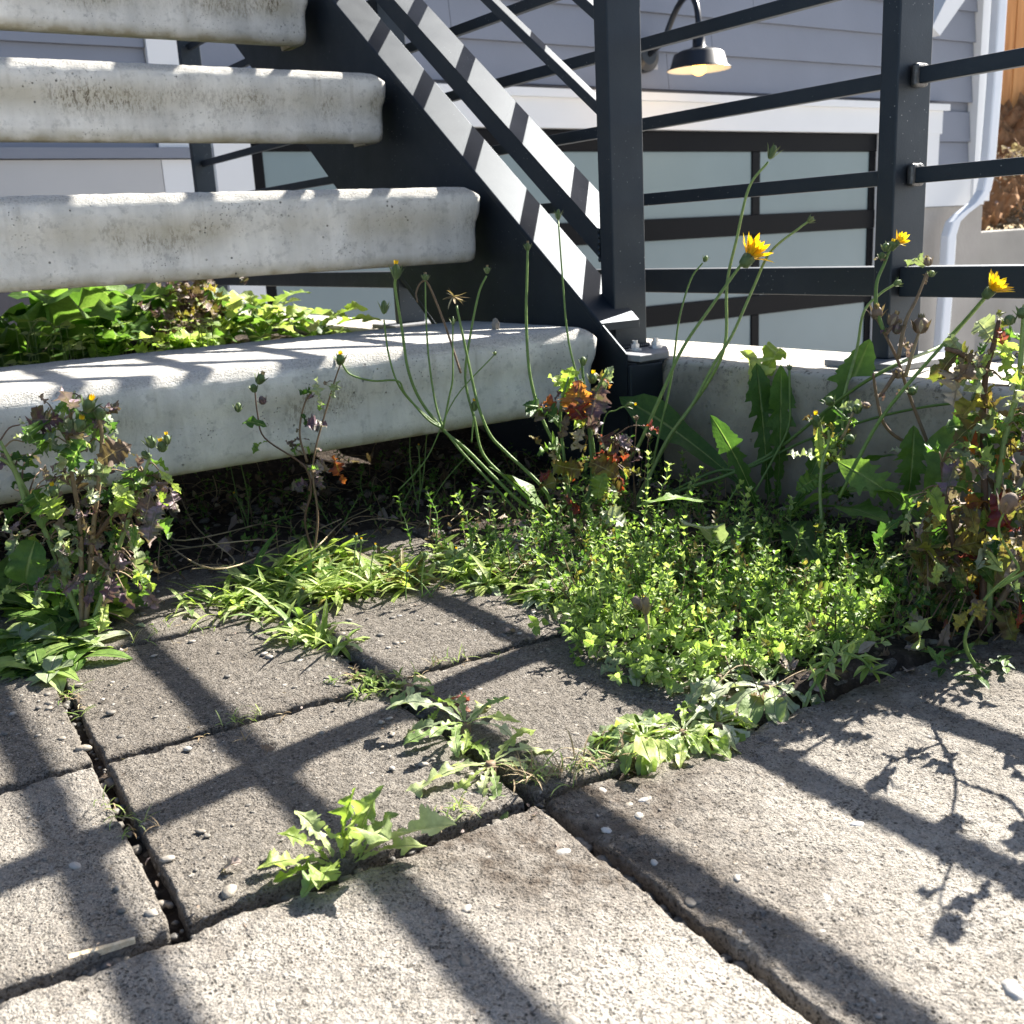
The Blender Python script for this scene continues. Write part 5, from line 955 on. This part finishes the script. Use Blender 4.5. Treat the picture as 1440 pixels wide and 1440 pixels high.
peb = [(105, 1215, .0042, .85, 'yellowish oval pebble set in the lower left paver'), (322, 1250, .0058, .62, 'tan pebble in the joint beside the big dandelion'), (1205, 1157, .0040, 1., 'white pebble on the right slab beside the shadow band'), (1162, 1260, .0030, .95, 'small white pebble near the middle of the right slab'), (791, 1197, .0052, .8, 'pale oval pebble at the corner of the front slab'), (748, 1217, .0034, .9, 'small white pebble with a dark pit behind it on the front slab'), (927, 1357, .0034, .85, 'white pebble low on the front slab near the long joint'), (656, 1275, .0036, .7, 'grey pebble on the dirty patch of the front slab'), (1425, 1390, .0065, .92, 'largest white pebble in the lower right corner'), (853, 1165, .0034, .95, 'white pebble just left of the shadow band on the right slab'), (905, 1123, .0036, .9, 'pale pebble in front of the oval leaved mat'), (1036, 1232, .0028, .75, 'flat grey pebble right of the second shadow band'), (920, 1210, .0028, .9, 'white pebble inside the second shadow band'), (653, 1350, .0042, .45, 'brown pebble in the shadow on the front slab'), (117, 1050, .0055, .6, 'grey stone in the joint between the left pavers'), (345, 1052, .0, 0, '')]
for x, y, r_, cc, lb in peb:
    if not lb: continue
    g2 = np.random.default_rng(int(x)); p = G(x, y, .001); p[2] = -.0003; r_ *= .8; mb = MB(); m2 = MB().ball((0, 0, 0), (r_*1.25, r_*.8, r_*.5), (cc, 0, 0), 14, 9); th = g2.uniform(0, 3.1); V = m2.v[0]; c_, s_ = math.cos(th), math.sin(th)
    V = V*(1+.05*g2.standard_normal((len(V), 1))); mb.add(V@np.array([[c_, s_, 0], [-s_, c_, 0], [0, 0, 1]])+p, m2.f, m2.c[0]); tag(mb.build('pebble', M['pebble'], None, tuple(p), smooth=True), lb, 'pebble')
for x, y, mt, L, a, lb in [(340, 1213, 'dry', .014, 2.6, 'curled tan dry leaf beside the big dandelion'), (172, 915, 'dry', .010, 1, 'small crumpled brown leaf on the left paver'), (1275, 945, 'dry', .014, .4, 'brown dry leaf flake at the edge of the soil on the right'), (712, 888, 'dry', .012, .3, 'reddish brown leaf scrap at the corner of the rear paver'), (130, 880, 'straw', .045, .6, 'long straw coloured blade lying on the left weeds')]:
    p = G(x, y, .003); mb = MB(); leaf(mb, p, [math.cos(a), math.sin(a), .15], UPZ, L, L*(.3 if mt == 'dry' else .06), 'ovate', 8, bend=1.2 if mt == 'dry' else .2, fold=.4, crinkle=.3 if mt == 'dry' else 0, rnd=.75, g=g); tag(mb.build('dead_leaf', M[mt], None, tuple(p), smooth=True), lb, 'leaf')
p = onY(697, 458, 1.12); p[2] = .206; mb = MB().ball(p, (.006, .005, .010), (.55, 0, 0), 6, 5); tag(mb.build('stone_chip', M['pebble'], None, tuple(p)), 'grey stone chip standing on the lowest tread against the stringer', 'stone')

g = np.random.default_rng(140); b = np.array([.64, .36, 0]); P = Plant('sow_thistle', b, 'branching seeding sow thistle just past the right side of the slab, throwing a branching shadow', 'thistle'); AQ = []
def shp(sx_, sy_, z): return np.array([sx_+1.22*z, sy_+.215*z, z])
for pts, r_ in [([(.64, .39, .0), (.585, .385, .03), (.555, .37, .06), (.53, .345, .085), (.50, .315, .115), (.46, .29, .145)], .0012), ([(.545, .36, .07), (.555, .325, .10), (.53, .295, .125), (.515, .26, .14)], .0010), ([(.50, .315, .115), (.50, .28, .13), (.47, .25, .15), (.435, .235, .165)], .0010), ([(.53, .345, .085), (.49, .35, .11), (.465, .34, .13)], .0009), ([(.46, .29, .145), (.43, .27, .16), (.40, .255, .175), (.385, .24, .185)], .0009), ([(.515, .26, .14), (.48, .235, .15), (.45, .21, .17)], .0009)]:
    Q = spline([b]*0+[shp(*q) for q in pts]); 
    mb = MB(); mb.tube(Q, [r_*1.2, r_*.7], 6, (.4, .5, .5)); P.part(mb, 'stem', 'stem'); AQ.append(Q); bud(P, Q[-1], Q[-1]-Q[-3], .015, .0055, 'dry')
for k in range(26):
    Q = AQ[k % len(AQ)]; p = Q[int(g.uniform(.3, .98)*len(Q))]; l = g.uniform(.012, .030); P.leaf(['olive', 'dry', 'leaf'][k % 3], p, g.normal(0, 1, 3), UPZ, l, l*.28, kind='toothed', n=4, bend=g.uniform(.3, 2.2), fold=.4, wave=.5, g=g, crinkle=.3, fine=False)

for i, (sp, lb) in enumerate([([(345, 1040), (360, 1012), (330, 1022), (390, 1003)], 'few hair thin grass blades in the joint below the rear left paver'), ([(173, 1150), (168, 1140), (182, 1165)], 'speck of moss and fine grass in the left joint'), ([(100, 985), (92, 975), (110, 1000)], 'dry grass bits where the left weeds meet the joint'), ([(230, 895), (260, 885), (200, 900)], 'fine blades along the rear left joint'), ([(600, 945), (640, 930), (670, 920)], 'sparse green blades in the joint behind the middle paver'), ([(668, 1140), (600, 1165), (640, 1150)], 'short green blades in the open joint right of the big dandelion')]):
    tuft('grass_tuft', sp, lb, 'grass', 300+i, ['mat', 'straw', 'leafl'], L=(.006, .016), n=36, W=.0004, rise=(20, 80), nparts=12)
g = np.random.default_rng(150); mb = MB(); cnt = 0
while cnt < 900:
    u = g.uniform(-.6, .45); v = g.uniform(-.05, .62); p = PO+u*pu+v*pv
    near = min(abs(u-k) for k in KU); near = min(near, min(abs(v-k) for k in KV)); w_ = math.exp(-near/.012)+.9*max(0, (v-.25)/.4)**2+.5*max(0, (u-.12)/.2)
    if g.random() > w_*.8: continue
    cnt += 1; a = g.uniform(0, 6.28); p[2] = .0015 if near > .006 else -.005
    leaf(mb, p, [math.cos(a), math.sin(a), g.uniform(-.1, .3)], [g.normal(0, .4), g.normal(0, .4), 1], g.uniform(.0015, .0065), g.uniform(.0005, .0010), 'ovate', 4, bend=g.uniform(-1, 1.5), fold=.3, g=g, fine=False)
o = mb.build('debris', M['dry'], None, tuple(PO), smooth=True); tag(o, 'fine brown plant debris strewn over the paving near the weeds and joints', 'leaf litter', kind='stuff')

g = np.random.default_rng(170); mb = MB()
for k in range(1500):
    x = g.uniform(1392, 1475); y = g.uniform(205, 322); 
    if x < 1392+(322-y)*.22 and g.random() < .8: continue
    p = onY(x, y, YW+.45+g.uniform(0, .35)); l = g.uniform(.02, .07)
    leaf(mb, p, g.normal(0, 1, 3), g.normal(0, 1, 3), l, l*g.uniform(.15, .4), 'toothed', 3, bend=g.uniform(0, 2.5), fold=.4, crinkle=.4, g=g, fine=False)
p = onY(1430, 300, YW+.6); o = mb.build('dead_shrub', M['dry'], None, tuple(p), smooth=True); tag(o, 'heap of dead brown foliage above the retaining wall before the cedar boards', 'shrub')
